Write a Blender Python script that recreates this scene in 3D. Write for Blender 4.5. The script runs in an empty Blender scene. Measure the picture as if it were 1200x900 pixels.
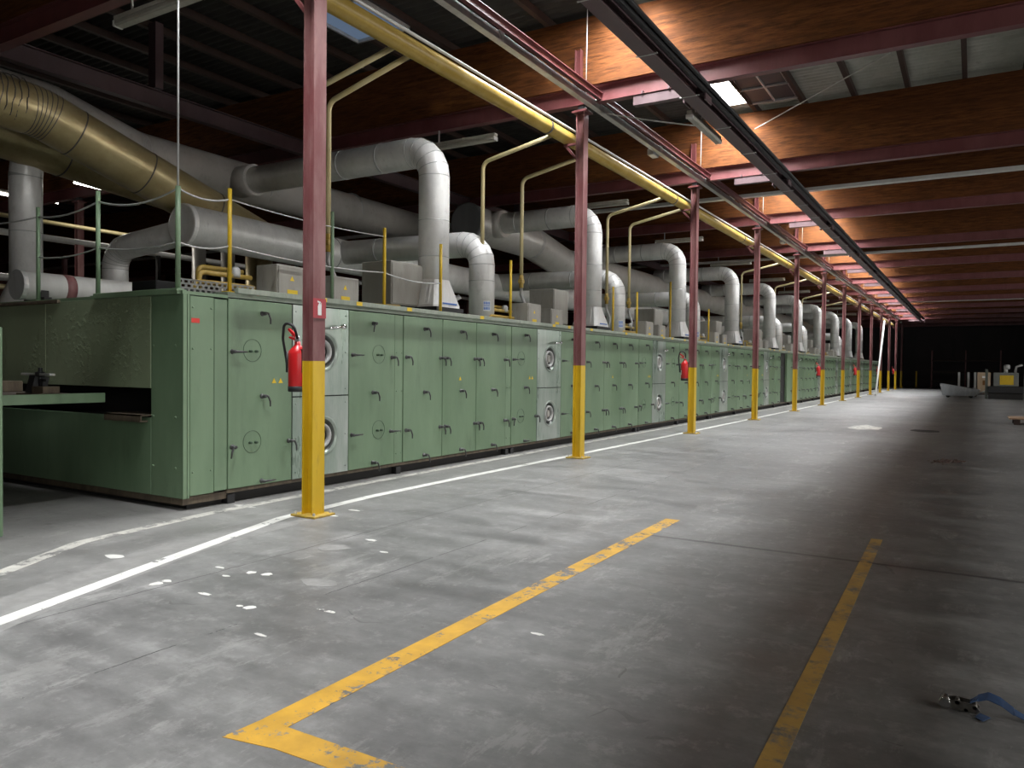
import bpy, math, random
from mathutils import Vector, Matrix
random.seed(7)
S = bpy.context.scene
COL = S.collection
# ------------------------------------------------------------------ camera
FPX, YAW, PITCH, ROLL, CAMH = 903.97, 0.53944, -0.02135, 0.0104, 1.5543
cf = Vector((-math.sin(YAW)*math.cos(PITCH), math.cos(YAW)*math.cos(PITCH), math.sin(PITCH)))
_r = Vector((math.cos(YAW), math.sin(YAW), 0)); _u = _r.cross(cf)
cr = _r*math.cos(ROLL)+_u*math.sin(ROLL); cu = -_r*math.sin(ROLL)+_u*math.cos(ROLL)
cam = bpy.data.cameras.new('camera'); camo = bpy.data.objects.new('camera', cam); COL.objects.link(camo)
cam.sensor_width = 36; cam.lens = 36*FPX/1200; cam.clip_start = .05; cam.clip_end = 400
camo.matrix_world = Matrix(((cr.x, cu.x, -cf.x, 0), (cr.y, cu.y, -cf.y, 0), (cr.z, cu.z, -cf.z, CAMH), (0, 0, 0, 1)))
S.camera = camo
def P(px, py, ax, val):                       # photo pixel -> point on an axis plane
    d = cf*FPX+cr*(px-600)-cu*(py-450); o = Vector((0, 0, CAMH))
    return o+d*((val-o[ax])/d[ax])
# ------------------------------------------------------------------ light
S.view_settings.view_transform = 'Standard'; S.view_settings.look = 'None'
S.view_settings.gamma = 1; S.view_settings.use_curve_mapping = False
S.view_settings.exposure = 0.62
S.cycles.max_bounces = 8; S.cycles.diffuse_bounces = 5; S.cycles.glossy_bounces = 4
S.cycles.sample_clamp_indirect = 4
w = bpy.data.worlds.new('world'); S.world = w; w.use_nodes = True
w.node_tree.nodes['Background'].inputs[0].default_value = (.5, .6, .75, 1)
w.node_tree.nodes['Background'].inputs[1].default_value = .05
SKY_W, SKY_PANE = 480, 14
ADDED_WIN_W = 200
TUBE_W = 22
Y0, BAY = 5.7838, 6.2477                      # first column, column spacing
CX = -5.852                                   # column line
SKX0, SKX1, SKD0, SKD1 = -5.2, -4.42, 3.7, 5.7   # skylight opening, relative to the girder before it
def area(name, loc, sx, sy, watt, col=(1, 1, 1), rot=(0, 0, 0)):
    l = bpy.data.lights.new(name, 'AREA'); l.shape = 'RECTANGLE'; l.size = sx; l.size_y = sy
    l.energy = watt; l.color = col
    o = bpy.data.objects.new(name, l); COL.objects.link(o); o.location = loc; o.rotation_euler = rot
    return o
SKYBAYS = list(range(-2, 11))
for k in SKYBAYS:
    yg = Y0+BAY*k
    area('skylight_daylight', ((SKX0+SKX1)/2, yg+(SKD0+SKD1)/2, 8.13), .75, 1.94, SKY_W, (.96, .98, 1))
ADDED_WINDOWS = [-7.5, 6., 19.5, 33., 46.]          # unseen windows added on the right wall to brighten the oven side
for yw in ADDED_WINDOWS: area('window_daylight', (13.85, yw, 4.6), 2.4, 8.0, ADDED_WIN_W, (1, .985, .96), (0, math.radians(90), 0))

# ------------------------------------------------------------------ materials
def mat(name, base, rough=.5, metal=0., spec=.5):
    m = bpy.data.materials.new(name); m.use_nodes = True
    b = m.node_tree.nodes['Principled BSDF']
    b.inputs['Base Color'].default_value = (*base, 1); b.inputs['Roughness'].default_value = rough
    b.inputs['Metallic'].default_value = metal; b.inputs['Specular IOR Level'].default_value = spec
    return m
class N:                                      # tiny node helper
    def __init__(s, m): s.t = m.node_tree; s.b = s.t.nodes['Principled BSDF']; s.co = s.t.nodes.new('ShaderNodeNewGeometry').outputs['Position']
    def n(s, typ, ins=None, **kw):
        x = s.t.nodes.new(typ)
        for k, v in kw.items(): setattr(x, k, v)
        for k, v in (ins or {}).items():
            if hasattr(v, 'node'): s.t.links.new(v, x.inputs[k])
            else: x.inputs[k].default_value = v
        return x
    def link(s, a, b): s.t.links.new(a, b)
    def scale(s, v, co=None): return s.n('ShaderNodeVectorMath', {0: co or s.co, 1: v}, operation='MULTIPLY').outputs[0]
    def noise(s, scale, detail=4, rough=.6, co=None): return s.n('ShaderNodeTexNoise', {'Vector': co or s.co, 'Scale': scale, 'Detail': detail, 'Roughness': rough}).outputs[0]
    def ramp(s, f, stops):
        x = s.n('ShaderNodeValToRGB', {0: f}); e = x.color_ramp.elements
        while len(e) < len(stops): e.new(.5)
        for el, (p, c) in zip(e, stops): el.position = p; el.color = (*c, 1) if len(c) == 3 else c
        return x.outputs[0]
    def fac(s, f, a, b): return s.n('ShaderNodeMapRange', {0: f, 1: a, 2: b}).outputs[0]
    def mix(s, f, a, b, bt='MIX'):
        x = s.n('ShaderNodeMix', data_type='RGBA', blend_type=bt)
        for i, v in ((0, f), (6, a), (7, b)):
            if hasattr(v, 'node'): s.link(v, x.inputs[i])
            else: x.inputs[i].default_value = v if i == 0 else (*v, 1)
        return x.outputs[2]
    def m(s, op, a, b=0.):
        x = s.n('ShaderNodeMath', operation=op)
        for i, v in ((0, a), (1, b)):
            if hasattr(v, 'node'): s.link(v, x.inputs[i])
            else: x.inputs[i].default_value = v
        return x.outputs[0]
    def xyz(s, co=None): return s.n('ShaderNodeSeparateXYZ', {0: co or s.co}).outputs
    def bump(s, h, st=.3, d=.02): s.link(s.n('ShaderNodeBump', {'Strength': st, 'Distance': d, 'Height': h}).outputs[0], s.b.inputs['Normal'])
    def color(s, c): s.link(c, s.b.inputs['Base Color'])
    def rough(s, c): s.link(c, s.b.inputs['Roughness'])
def worn(name, base, var, rough=.5, metal=0., sc=2.5, amt=.6, dirt=None, bump=.05, streak=(1, 1, .25)):
    m = mat(name, base, rough, metal); n = N(m)
    f = n.noise(sc, 5, .65, n.scale(streak))
    c = n.mix(n.fac(f, .4, .62), base, var)
    if dirt:
        g = n.noise(sc*3.1, 6, .7, n.scale(streak))
        c = n.mix(n.m('MULTIPLY', n.fac(g, .58, .7), amt), c, dirt)
    n.color(c); n.rough(n.m('ADD', n.m('MULTIPLY', f, .3), rough-.15))
    if bump: n.bump(n.noise(sc*4, 4), bump)
    return m
GREEN = worn('green_enamel', (.138, .215, .125), (.175, .26, .157), .42, sc=1.6, dirt=(.1, .148, .09), amt=.5)
GREEN2 = worn('green_frame', (.155, .235, .14), (.185, .27, .165), .45, sc=2)
GREENB = worn('blistered_green_enamel', (.23, .28, .175), (.26, .315, .2), .42, sc=2, dirt=(.1, .11, .07), amt=.6, bump=.02)
n = N(GREENB); vz = n.fac(n.noise(14, 3, .6), .5, .75); vm = n.fac(n.noise(1.2, 3), .48, .62)
n.bump(n.m('MULTIPLY', vz, vm), .45, .02)
DARK = mat('black_steel', (.012, .012, .013), .5)
VOID = mat('sooty_dark_steel', (.015, .014, .013), .8)  # near-black steel, also colours in the shade inside and under the oven
RUSTY = worn('rusty_rail', (.07, .052, .035), (.13, .1, .065), .7, sc=6, dirt=(.05, .03, .02))
RED = worn('oxide_red_paint', (.13, .037, .038), (.165, .055, .055), .45, sc=3, dirt=(.09, .028, .028), amt=.5)
DUSTRED = worn('dusty_red_paint', (.165, .053, .054), (.24, .12, .115), .5, sc=5, dirt=(.11, .038, .038), amt=.5)
PURPLE = worn('dark_purple_steel', (.085, .05, .055), (.11, .065, .07), .5, sc=3)
YEL = worn('yellow_paint', (.62, .40, .012), (.70, .47, .025), .4, sc=3, dirt=(.3, .17, .02), amt=.4)
GASY = worn('gas_yellow_paint', (.40, .265, .05), (.46, .32, .08), .35, sc=3, dirt=(.27, .18, .05), amt=.5)
CREAMY = worn('dusty_yellow_pipe', (.50, .41, .20), (.56, .48, .27), .4, sc=4, dirt=(.4, .3, .1), amt=.5)
ALU = worn('aluminium_cladding', (.9, .89, .87), (.78, .77, .75), .38, .2, sc=3, dirt=(.6, .59, .57), amt=.6, bump=.12, streak=(1, 1, .6))
ALU2 = worn('dull_aluminium_cladding', (.5, .48, .45), (.42, .4, .37), .38, .25, sc=1.6, dirt=(.3, .27, .23), amt=.6, bump=.1, streak=(1, 1, 1))
GOLD = worn('yellowed_foil_cladding', (.46, .375, .2), (.38, .3, .145), .34, .5, sc=1.8, dirt=(.22, .16, .07), amt=.4, bump=.08, streak=(1, 1, 1))
BANDM = mat('dark_band', (.12, .11, .1), .5, .5)
GALV = worn('galvanised_steel', (.45, .45, .44), (.55, .55, .54), .45, .3, sc=6, dirt=(.24, .23, .22))
BOXG = worn('grey_box_enamel', (.29, .275, .24), (.35, .335, .3), .5, sc=4, dirt=(.2, .18, .15))
CHROME = mat('chrome', (.7, .7, .7), .18, 1)
TAN = worn('tan_paint', (.42, .31, .2), (.48, .36, .25), .5)
WHITE = worn('white_paint', (.66, .65, .62), (.58, .57, .54), .5, sc=4)
TUBEOFF = worn('dusty_lamp_body', (.44, .42, .36), (.36, .34, .29), .5, sc=4)
LABELY = mat('yellow_label', (.75, .52, .02), .5)
LABELR = mat('red_label', (.62, .03, .02), .45)
FIRE = worn('fire_red_enamel', (.5, .012, .015), (.55, .02, .022), .3, sc=4, bump=0)
BLACKR = mat('black_rubber', (.015, .015, .016), .55)
SIGNR = mat('sign_red', (.36, .035, .045), .45)
PAPER = mat('white_label', (.75, .75, .73), .6)
BLUE = mat('blue_print', (.05, .16, .5), .5)
BLUEW = worn('blue_webbing', (.02, .05, .12), (.03, .075, .18), .7, sc=20)
CORD = mat('pale_cord', (.55, .54, .5), .7)
ROOFM = worn('fibre_cement_sheet', (.36, .36, .31), (.44, .44, .39), .8, sc=2, dirt=(.25, .25, .21))
PURL = worn('dark_timber', (.04, .022, .016), (.055, .03, .022), .7, sc=5)
WALLM = worn('dark_red_cladding', (.14, .05, .04), (.17, .065, .05), .7, sc=1)
FARW = worn('dark_end_wall', (.05, .045, .045), (.07, .06, .06), .8, sc=.6)
# planked timber of the girders: boards run along X, nail rows, grain
WOOD = mat('planked_timber', (.42, .18, .075), .75, 0., .15); n = N(WOOD)
x_, y_, z_ = n.xyz()
bz = n.m('DIVIDE', z_, .14); fl = n.m('FLOOR', bz)
bx_ = n.m('FLOOR', n.m('DIVIDE', n.m('ADD', x_, n.m('MULTIPLY', fl, 1.37)), 3.1))
cell = n.n('ShaderNodeCombineXYZ', {0: bx_, 1: fl, 2: 0.}).outputs[0]
rnd = n.n('ShaderNodeTexWhiteNoise', {0: cell}, noise_dimensions='3D').outputs[0]
gr = n.noise(2.2, 7, .75, n.scale((.9, 4, 9)))
c = n.mix(n.fac(gr, .4, .6), (.18, .064, .018), (.062, .021, .007))
c = n.mix(n.m('MULTIPLY', rnd, .6), c, (.09, .032, .011))
fr = n.m('FRACT', bz)
line = n.m('LESS_THAN', fr, .035)
c = n.mix(n.m('MULTIPLY', line, .55), c, (.1, .04, .02))
kn = n.fac(n.noise(6, 3, .5, n.scale((1, 1, 5))), .72, .78)
c = n.mix(n.m('MULTIPLY', kn, .7), c, (.09, .035, .02))
n.color(c); n.bump(gr, .15)
# concrete floor
def floor_nodes(m):
    n = N(m)
    big = n.noise(.35, 4, .55); mid = n.noise(1.7, 6, .65); fine = n.noise(9, 6, .7)
    sx = n.noise(1., 6, .68, n.scale((.55, 3.4, 1))); sy = n.noise(1.1, 6, .7, n.scale((5, .6, 1)))
    f = n.m('ADD', n.m('ADD', n.m('MULTIPLY', big, .3), n.m('MULTIPLY', mid, .25)), n.m('ADD', n.m('MULTIPLY', sx, .28), n.m('MULTIPLY', fine, .17)))
    c = n.ramp(f, [(.39, (.078, .076, .0745)), (.47, (.125, .123, .12)), (.54, (.178, .175, .17)), (.63, (.28, .276, .268))])
    # dusty band along the machine, darker tracks further right
    x, y, z = n.xyz()
    dust = n.m('MULTIPLY', n.fac(n.m('ADD', x, n.m('MULTIPLY', mid, 1.2)), -4.3, -6.4), .45)
    c = n.mix(dust, c, (.29, .285, .268))
    st = n.fac(n.noise(.9, 5, .7, n.scale((.8, 1.6, 1))), .58, .72)
    c = n.mix(n.m('MULTIPLY', st, .3), c, (.095, .092, .09))
    fs = n.fac(n.noise(5, 8, .8, n.scale((1, 1, 1))), .54, .62)
    c = n.mix(n.m('MULTIPLY', fs, .3), c, (.34, .33, .315))
    fd = n.fac(n.noise(4.1, 8, .8, n.scale((.7, 1.3, 1))), .55, .63)
    c = n.mix(n.m('MULTIPLY', fd, .45), c, (.09, .086, .082))
    scr = n.fac(n.noise(2.3, 7, .75, n.scale((1.2, .35, 1))), .62, .66)
    c = n.mix(n.m('MULTIPLY', scr, .35), c, (.4, .39, .37))
    dn_ = n.noise(2., 3, .5); wc = n.n('ShaderNodeVectorMath', {0: n.co, 1: n.scale((.6, .6, 0), n.n('ShaderNodeTexNoise', {'Vector': n.co, 'Scale': 1.3, 'Detail': 3.}).outputs[1])}, operation='ADD').outputs[0]
    vor = n.n('ShaderNodeTexVoronoi', {'Vector': wc, 'Scale': .45}, feature='DISTANCE_TO_EDGE').outputs[0]
    crk = n.m('MULTIPLY', n.m('LESS_THAN', vor, .0018), n.m('GREATER_THAN', dn_, .6))
    c = n.mix(n.m('MULTIPLY', crk, .55), c, (.06, .057, .055))
    ws = n.noise(1.6, 8, .8, n.scale((1.6, .5, 1))); wsk = n.fac(ws, .56, .6)
    c = n.mix(n.m('MULTIPLY', wsk, .17), c, (.45, .44, .42))
    fl = n.fac(n.noise(16, 3, .6), .72, .75)
    c = n.mix(n.m('MULTIPLY', fl, .4), c, (.05, .047, .045))
    # cast joints: one across, two along
    wob = n.m('MULTIPLY', n.m('SUBTRACT', n.noise(2.2, 5, .7), .5), .07)
    def jl(coord, at, wd): return n.m('LESS_THAN', n.m('ABSOLUTE', n.m('ADD', n.m('SUBTRACT', coord, at), wob)), wd)
    j1 = n.m('MULTIPLY', jl(y, 6.84, .028), n.m('GREATER_THAN', x, -2.72))
    j2 = jl(x, -4.84, .006)
    j3 = n.m('MULTIPLY', jl(x, -3.75, .006), n.m('GREATER_THAN', mid, .5))
    j4 = n.m('MULTIPLY', jl(y, 22.5, .015), n.m('GREATER_THAN', x, -4.8))
    j = n.m('MAXIMUM', n.m('MAXIMUM', j1, j2), n.m('MAXIMUM', j3, j4))
    c = n.mix(n.m('MULTIPLY', j, .85), c, (.035, .033, .032))
    return n, c, mid, fine, sx
FLOORM = mat('worn_concrete', (.2, .2, .19), .5)
n, c, mid, fine, sx = floor_nodes(FLOORM)
n.color(c); n.rough(n.fac(n.m('ADD', n.m('MULTIPLY', mid, .6), n.m('MULTIPLY', sx, .4)), .25, .75))
n.b.inputs['Roughness'].default_value = .5
rr = n.n('ShaderNodeMapRange', {0: n.m('ADD', n.m('MULTIPLY', mid, .6), n.m('MULTIPLY', sx, .4)), 1: .3, 2: .7, 3: .34, 4: .62}).outputs[0]
n.rough(rr); n.bump(n.m('ADD', n.m('MULTIPLY', mid, .5), fine), .12, .01)
def paint(name, col, lo, hi):
    m = mat(name, col, .5); n, c, mid, fine, sx = floor_nodes(m)
    k = n.fac(n.m('ADD', n.m('MULTIPLY', n.noise(3.3, 7, .75), .75), n.m('MULTIPLY', n.noise(17, 4, .7), .25)), lo, hi)
    cc = n.mix(n.fac(n.noise(5, 4), .35, .7), col, tuple(v*.72 for v in col))
    n.color(n.mix(k, cc, c)); n.bump(fine, .1, .01)
    return m
LINEY = paint('worn_yellow_floor_paint', (.66, .36, .025), .54, .57)
LINEY2 = paint('faded_yellow_floor_paint', (.52, .32, .07), .49, .6)
LINEW = paint('worn_white_floor_paint', (.72, .71, .67), .57, .6)
LINEW2 = paint('faded_white_floor_paint', (.6, .58, .53), .5, .57)
PATCH = worn('pale_concrete_patch', (.19, .186, .178), (.25, .245, .235), .6, sc=9)
def emit(name, col, st):
    m = mat(name, (0, 0, 0), .5); b = m.node_tree.nodes['Principled BSDF']
    b.inputs['Emission Color'].default_value = (*col, 1); b.inputs['Emission Strength'].default_value = st
    return m
PANE = emit('bright_sky_pane', (.97, .985, 1), SKY_PANE)
ADDED_PANE = emit('daylit_window', (1, .985, .96), 4)
DIMPANE = emit('dull_sky_pane', (.35, .5, .75), .16)
TUBEON = emit('lit_tube', (1, .97, .9), 9)
WIREDGLASS = mat('grey_wired_glass', (.04, .04, .045), .6)

# ------------------------------------------------------------------ mesh helpers
class MB:
    def __init__(s): s.v = []; s.f = []; s.sm = []; s.mi = []; s.cur = 0
    def add(s, vs, fs, smooth=False):
        o = len(s.v); s.v += [tuple(v) for v in vs]
        for f in fs: s.f.append(tuple(i+o for i in f)); s.sm.append(smooth); s.mi.append(s.cur)
        return s
    def use(s, i): s.cur = i; return s
    def box(s, x0, x1, y0, y1, z0, z1, b=0.):
        x0, x1 = sorted((x0, x1)); y0, y1 = sorted((y0, y1)); z0, z1 = sorted((z0, z1))
        b = min(b, (x1-x0)*.45, (y1-y0)*.45, (z1-z0)*.45)
        if b <= 0:
            v = [(x, y, z) for z in (z0, z1) for y in (y0, y1) for x in (x0, x1)]
            return s.add(v, [(0, 2, 3, 1), (4, 5, 7, 6), (0, 1, 5, 4), (2, 6, 7, 3), (0, 4, 6, 2), (1, 3, 7, 5)])
        c = ((x0+x1)/2, (y0+y1)/2, (z0+z1)/2); h = ((x1-x0)/2, (y1-y0)/2, (z1-z0)/2)
        idx = {}; vs = []
        for sx in (-1, 1):
            for sy in (-1, 1):
                for sz in (-1, 1):
                    sg = (sx, sy, sz)
                    for a in range(3):
                        p = [c[i]+sg[i]*(h[i]-(0 if i == a else b)) for i in range(3)]
                        idx[sg, a] = len(vs); vs.append(p)
        fs = []
        for a in range(3):
            o1, o2 = [i for i in range(3) if i != a]
            for sgn in (-1, 1):
                q = []
                for s1, s2 in ((-1, -1), (1, -1), (1, 1), (-1, 1)):
                    g = [0, 0, 0]; g[a] = sgn; g[o1] = s1; g[o2] = s2; q.append(idx[tuple(g), a])
                fs.append(q)
            for s1 in (-1, 1):
                for s2 in (-1, 1):
                    g1 = [0, 0, 0]; g1[o1] = s1; g1[o2] = s2; g2 = list(g1); g1[a] = -1; g2[a] = 1
                    fs.append([idx[tuple(g1), o1], idx[tuple(g2), o1], idx[tuple(g2), o2], idx[tuple(g1), o2]])
        for sx in (-1, 1):
            for sy in (-1, 1):
                for sz in (-1, 1): fs.append([idx[(sx, sy, sz), a] for a in range(3)])
        out = []
        for f in fs:                                      # outward winding
            p = [Vector(vs[i]) for i in f]; nn = (p[1]-p[0]).cross(p[2]-p[0]); m = sum(p, Vector())/len(p)-Vector(c)
            out.append(f if nn.dot(m) > 0 else f[::-1])
        return s.add(vs, out)
    def tube(s, pts, r, n=12, cap=True, smooth=True):
        pts = [Vector(p) for p in pts]; m = len(pts); rs = r if isinstance(r, (list, tuple)) else [r]*m
        t = [(pts[min(i+1, m-1)]-pts[max(i-1, 0)]).normalized() for i in range(m)]
        a = Vector((0, 0, 1)) if abs(t[0].z) < .9 else Vector((1, 0, 0))
        u = (a-t[0]*a.dot(t[0])).normalized(); vs = []
        for i in range(m):
            u = (u-t[i]*u.dot(t[i])).normalized(); w = t[i].cross(u)
            for k in range(n):
                g = 2*math.pi*k/n; vs.append(pts[i]+(u*math.cos(g)+w*math.sin(g))*rs[i])
        fs = [(i*n+k, i*n+(k+1) % n, (i+1)*n+(k+1) % n, (i+1)*n+k) for i in range(m-1) for k in range(n)]
        s.add(vs, fs, smooth)
        if cap:
            o = len(s.v)-m*n
            for fc in ([o+k for k in range(n)][::-1], [o+(m-1)*n+k for k in range(n)]):
                s.f.append(tuple(fc)); s.sm.append(False); s.mi.append(s.cur)
        return s
    def ring(s, p, d, r, w=.03, th=.012, n=24):          # clamp band round a duct
        p = Vector(p); d = Vector(d).normalized()
        return s.tube([p-d*w/2, p+d*w/2], r+th, n)
    def lathe(s, prof, o, axis, n=24, smooth=True):      # prof: (radius, distance along axis)
        o = Vector(o); d = Vector(axis).normalized(); a = Vector((0, 0, 1)) if abs(d.z) < .9 else Vector((1, 0, 0))
        u = (a-d*a.dot(d)).normalized(); w = d.cross(u); vs = []
        for r, h in prof:
            for k in range(n):
                g = 2*math.pi*k/n; vs.append(o+d*h+(u*math.cos(g)+w*math.sin(g))*r)
        m = len(prof)
        return s.add(vs, [(i*n+k, i*n+(k+1) % n, (i+1)*n+(k+1) % n, (i+1)*n+k) for i in range(m-1) for k in range(n)], smooth)
    def prism(s, poly, z0, z1):                          # polygon in XY extruded in Z
        k = len(poly); a = sum(poly[i][0]*poly[(i+1) % k][1]-poly[(i+1) % k][0]*poly[i][1] for i in range(k))
        if a < 0: poly = poly[::-1]
        vs = [(x, y, z0) for x, y in poly]+[(x, y, z1) for x, y in poly]
        return s.add(vs, [tuple(range(k))[::-1], tuple(range(k, 2*k))]+[(i, (i+1) % k, k+(i+1) % k, k+i) for i in range(k)])
    def ext(s, poly, axis, a0, a1):                      # polygon in the plane across axis, extruded along it
        k = len(poly); f = {0: lambda p, a: (a, p[0], p[1]), 1: lambda p, a: (p[0], a, p[1])}[axis]
        vs = [f(p, a0) for p in poly]+[f(p, a1) for p in poly]
        return s.add(vs, [tuple(range(k)), tuple(range(k, 2*k))[::-1]]+[(i, k+i, k+(i+1) % k, (i+1) % k) for i in range(k)])
    def ibeam(s, axis, a0, a1, c, zc, b, h, tf=.014, tw=.01):   # flanges top and bottom
        f = lambda p0, p1, z0, z1: s.box(a0, a1, c+p0, c+p1, z0, z1) if axis == 0 else s.box(c+p0, c+p1, a0, a1, z0, z1)
        f(-b/2, b/2, zc-h/2, zc-h/2+tf); f(-b/2, b/2, zc+h/2-tf, zc+h/2); return f(-tw/2, tw/2, zc-h/2+tf, zc+h/2-tf)
    def mesh(s, name, mats, off=(0, 0, 0)):
        me = bpy.data.meshes.new(name); ox, oy, oz = off
        me.from_pydata([(x-ox, y-oy, z-oz) for x, y, z in s.v], [], s.f)
        for m in (mats if isinstance(mats, (list, tuple)) else [mats]): me.materials.append(m)
        me.polygons.foreach_set('use_smooth', s.sm); me.polygons.foreach_set('material_index', s.mi)
        me.update(); return me
def wpos(o):
    p = Vector((0, 0, 0))
    while o: p = p+o.location; o = o.parent
    return p
def put(name, me, parent=None, loc=(0, 0, 0), rot=None):
    o = bpy.data.objects.new(name, me); COL.objects.link(o); o.location = loc; o.parent = parent
    if rot: o.rotation_euler = rot
    return o
def tag(o, label, cat, group=None):
    o['label'] = label; o['category'] = cat
    if group: o['group'] = group
    return o
def thing(name, label, cat, loc=(0, 0, 0), group=None):
    return tag(put(name, None, None, loc), label, cat, group)
class BANDS(list):                            # every clamp band is a part of its own
    def ring(s, p, d, r, w=.03, th=.012, n=24): s.append(MB().ring(p, d, r, w, th, n)); return s
def part(name, mb, mats, parent, loc=(0, 0, 0), label=None):     # mb in the parent's local coordinates
    if isinstance(mb, list):
        for b in mb: part(name, b, mats, parent, loc, label)
        return
    o = put(name, mb.mesh(name, mats), parent, loc)
    if label: o['label'] = label
    return o
def solo(name, mb, mats, label, cat, group=None, origin=(0, 0, 0)):
    return tag(put(name, mb.mesh(name, mats, origin), None, origin), label, cat, group)
def struct(name, mb, mats, parent=None):
    o = put(name, mb.mesh(name, mats), parent); o['kind'] = 'structure'; return o
ORD = 'first second third fourth fifth sixth seventh eighth ninth tenth eleventh twelfth thirteenth fourteenth fifteenth sixteenth seventeenth eighteenth nineteenth twentieth'.split()
def bend(pts, r, n=6):                                   # round the corners of a path
    pts = [Vector(p) for p in pts]; out = [pts[0]]
    for i in range(1, len(pts)-1):
        a = (pts[i-1]-pts[i]); b = (pts[i+1]-pts[i]); rr = min(r, a.length*.49, b.length*.49)
        ang = a.angle(b)
        if ang > math.pi-.02: out.append(pts[i]); continue
        d = min(rr/math.tan(ang/2), a.length*.49, b.length*.49); rr = d*math.tan(ang/2)
        a.normalize(); b.normalize(); c = pts[i]+(a+b).normalized()*(rr/math.sin(ang/2))
        p0 = pts[i]+a*d-c; p1 = pts[i]+b*d-c; tot = p0.angle(p1)
        ax = p0.cross(p1).normalized()
        for k in range(n+1): out.append(c+Matrix.Rotation(tot*k/n, 3, ax) @ p0)
    return out+[pts[-1]]
def strip(pts, wd, z=.002):                               # painted line on the floor, along a polyline
    mb = MB(); L = []; R = []
    for i, p in enumerate(pts):
        p = Vector((p[0], p[1])); a = Vector(pts[max(i-1, 0)][:2]); b = Vector(pts[min(i+1, len(pts)-1)][:2])
        d = (b-a).normalized(); q = Vector((-d.y, d.x))*wd/2; L.append(p+q); R.append(p-q)
    for i in range(len(pts)-1):
        mb.prism([tuple(R[i]), tuple(R[i+1]), tuple(L[i+1]), tuple(L[i])], .0, z)
    return mb

# ================================================================== SETTING
YA, YB = -14., 92.; XL, XR = -44., 14.
struct('floor', MB().box(XL, XR, YA, YB, -.3, 0), FLOORM)
struct('wall_left', MB().box(XL-.3, XL, YA, YB, 0, 8), WALLM)
mb = MB().box(XR, XR+.3, YA, YB, 0, 3.4).box(XR, XR+.3, YA, YB, 5.8, 8); ye = YA
for yw in ADDED_WINDOWS+[YB+4]: mb.box(XR, XR+.3, ye, yw-4, 3.4, 5.8); ye = yw+4
struct('wall_right', mb, FARW)
for i, yw in enumerate(ADDED_WINDOWS):  # added out-of-view windows with glowing panes, fill light for the oven face
    fr = MB()
    for k in range(6): fr.box(XR-.02, XR+.06, yw-4+k*1.6-.03, yw-4+k*1.6+.03, 3.4, 5.8)
    for z in (3.4, 4.6, 5.8): fr.box(XR-.02, XR+.06, yw-4, yw+4, z-.03, z+.03)
    o = put('window_%d' % (40+i), fr.mesh('window_frame', GALV)); o['kind'] = 'structure'
    struct('window_pane', MB().box(XR+.1, XR+.12, yw-4, yw+4, 3.4, 5.8), ADDED_PANE, o)
struct('wall_far', MB().box(XL, XR, YB, YB+.3, 0, 8), FARW)
struct('wall_behind', MB().box(XL, XR, YA-.3, YA, 0, 8), FARW)
# corrugated roof, ridges along X, with the skylight openings left out
ZR = 7.66
mb = MB()
def corr(x0, x1, y0, y1):
    pitch = .177; k = max(2, int((y1-y0)/(pitch/6))); vs = []
    for i in range(k+1):
        y = y0+(y1-y0)*i/k; z = ZR+.036*math.sin(2*math.pi*y/pitch); vs += [(x0, y, z), (x1, y, z)]
    mb.add(vs, [(2*i, 2*i+2, 2*i+3, 2*i+1) for i in range(k)], True)
corr(SKX1, XR, YA, YB)
yy = YA
for k in SKYBAYS:
    corr(SKX0, SKX1, yy, Y0+BAY*k+SKD0); yy = Y0+BAY*k+SKD1
corr(SKX0, SKX1, yy, YB)
struct('ceiling', mb, ROOFM)
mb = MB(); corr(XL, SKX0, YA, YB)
struct('ceiling', mb, worn('sooty_roof_sheet', (.035, .032, .03), (.05, .047, .042), .85, sc=2))  # left half of the roof coloured darker, its shade put into the sheet
# purlins along Y
for i in range(-38, 14):
    x = -4.42+1.035*i+.0
    if XL < x < XR: struct('roof_purlin', MB().box(x-.045, x+.045, YA, YB, 7.5, ZR-.03), PURL)
# girders: planked timber box over a red steel I-beam
GZ0, GZ1 = 6.05, 6.34
for k in range(-3, 14):
    yg = Y0+BAY*k
    mb = MB().box(XL, XR, yg-.09, yg+.09, GZ1+.03, 7.5); mb.box(XL, XR, yg-.12, yg+.12, GZ1, GZ1+.03)
    struct('timber_beam', mb, WOOD)
    struct('steel_beam', MB().ibeam(0, XL, XR, yg, (GZ0+GZ1)/2, .16, GZ1-GZ0), RED)
for yg in (21.4, 33.9, 58.9):
    mb = MB().box(XL, XR, yg-.08, yg+.08, 6.33, 7.5); struct('timber_beam', mb, WOOD)
    struct('beam_edge_trim', MB().box(XL, XR, yg-.1, yg+.1, 6.25, 6.33), WHITE)
# long beam on the far column line and its posts
struct('steel_beam', MB().ibeam(1, YA, YB, -12.4, 6.19, .16, .3), PURPLE)
for k in range(-1, 13):
    struct('hanger_post', MB().box(-12.5, -12.3, Y0+BAY*k+2.6, Y0+BAY*k+2.75, 6.36, 7.5), PURPLE)
# skylights: white curb and bright pane
for i, k in enumerate(SKYBAYS):
    yg = Y0+BAY*k; a, b = yg+SKD0, yg+SKD1
    mb = MB()
    mb.box(SKX0-.04, SKX0, a-.04, b+.04, 7.58, 8.2); mb.box(SKX1, SKX1+.04, a-.04, b+.04, 7.58, 8.2)
    mb.box(SKX0, SKX1, a-.04, a, 7.58, 8.2); mb.box(SKX0, SKX1, b, b+.04, 7.58, 8.2)
    o = put('window_%d' % (i+1), mb.mesh('curb', WHITE)); o['kind'] = 'structure'
    struct('window_pane', MB().box(SKX0-.04, SKX1+.04, a-.04, b+.04, 8.2, 8.22), PANE, o)

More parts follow.
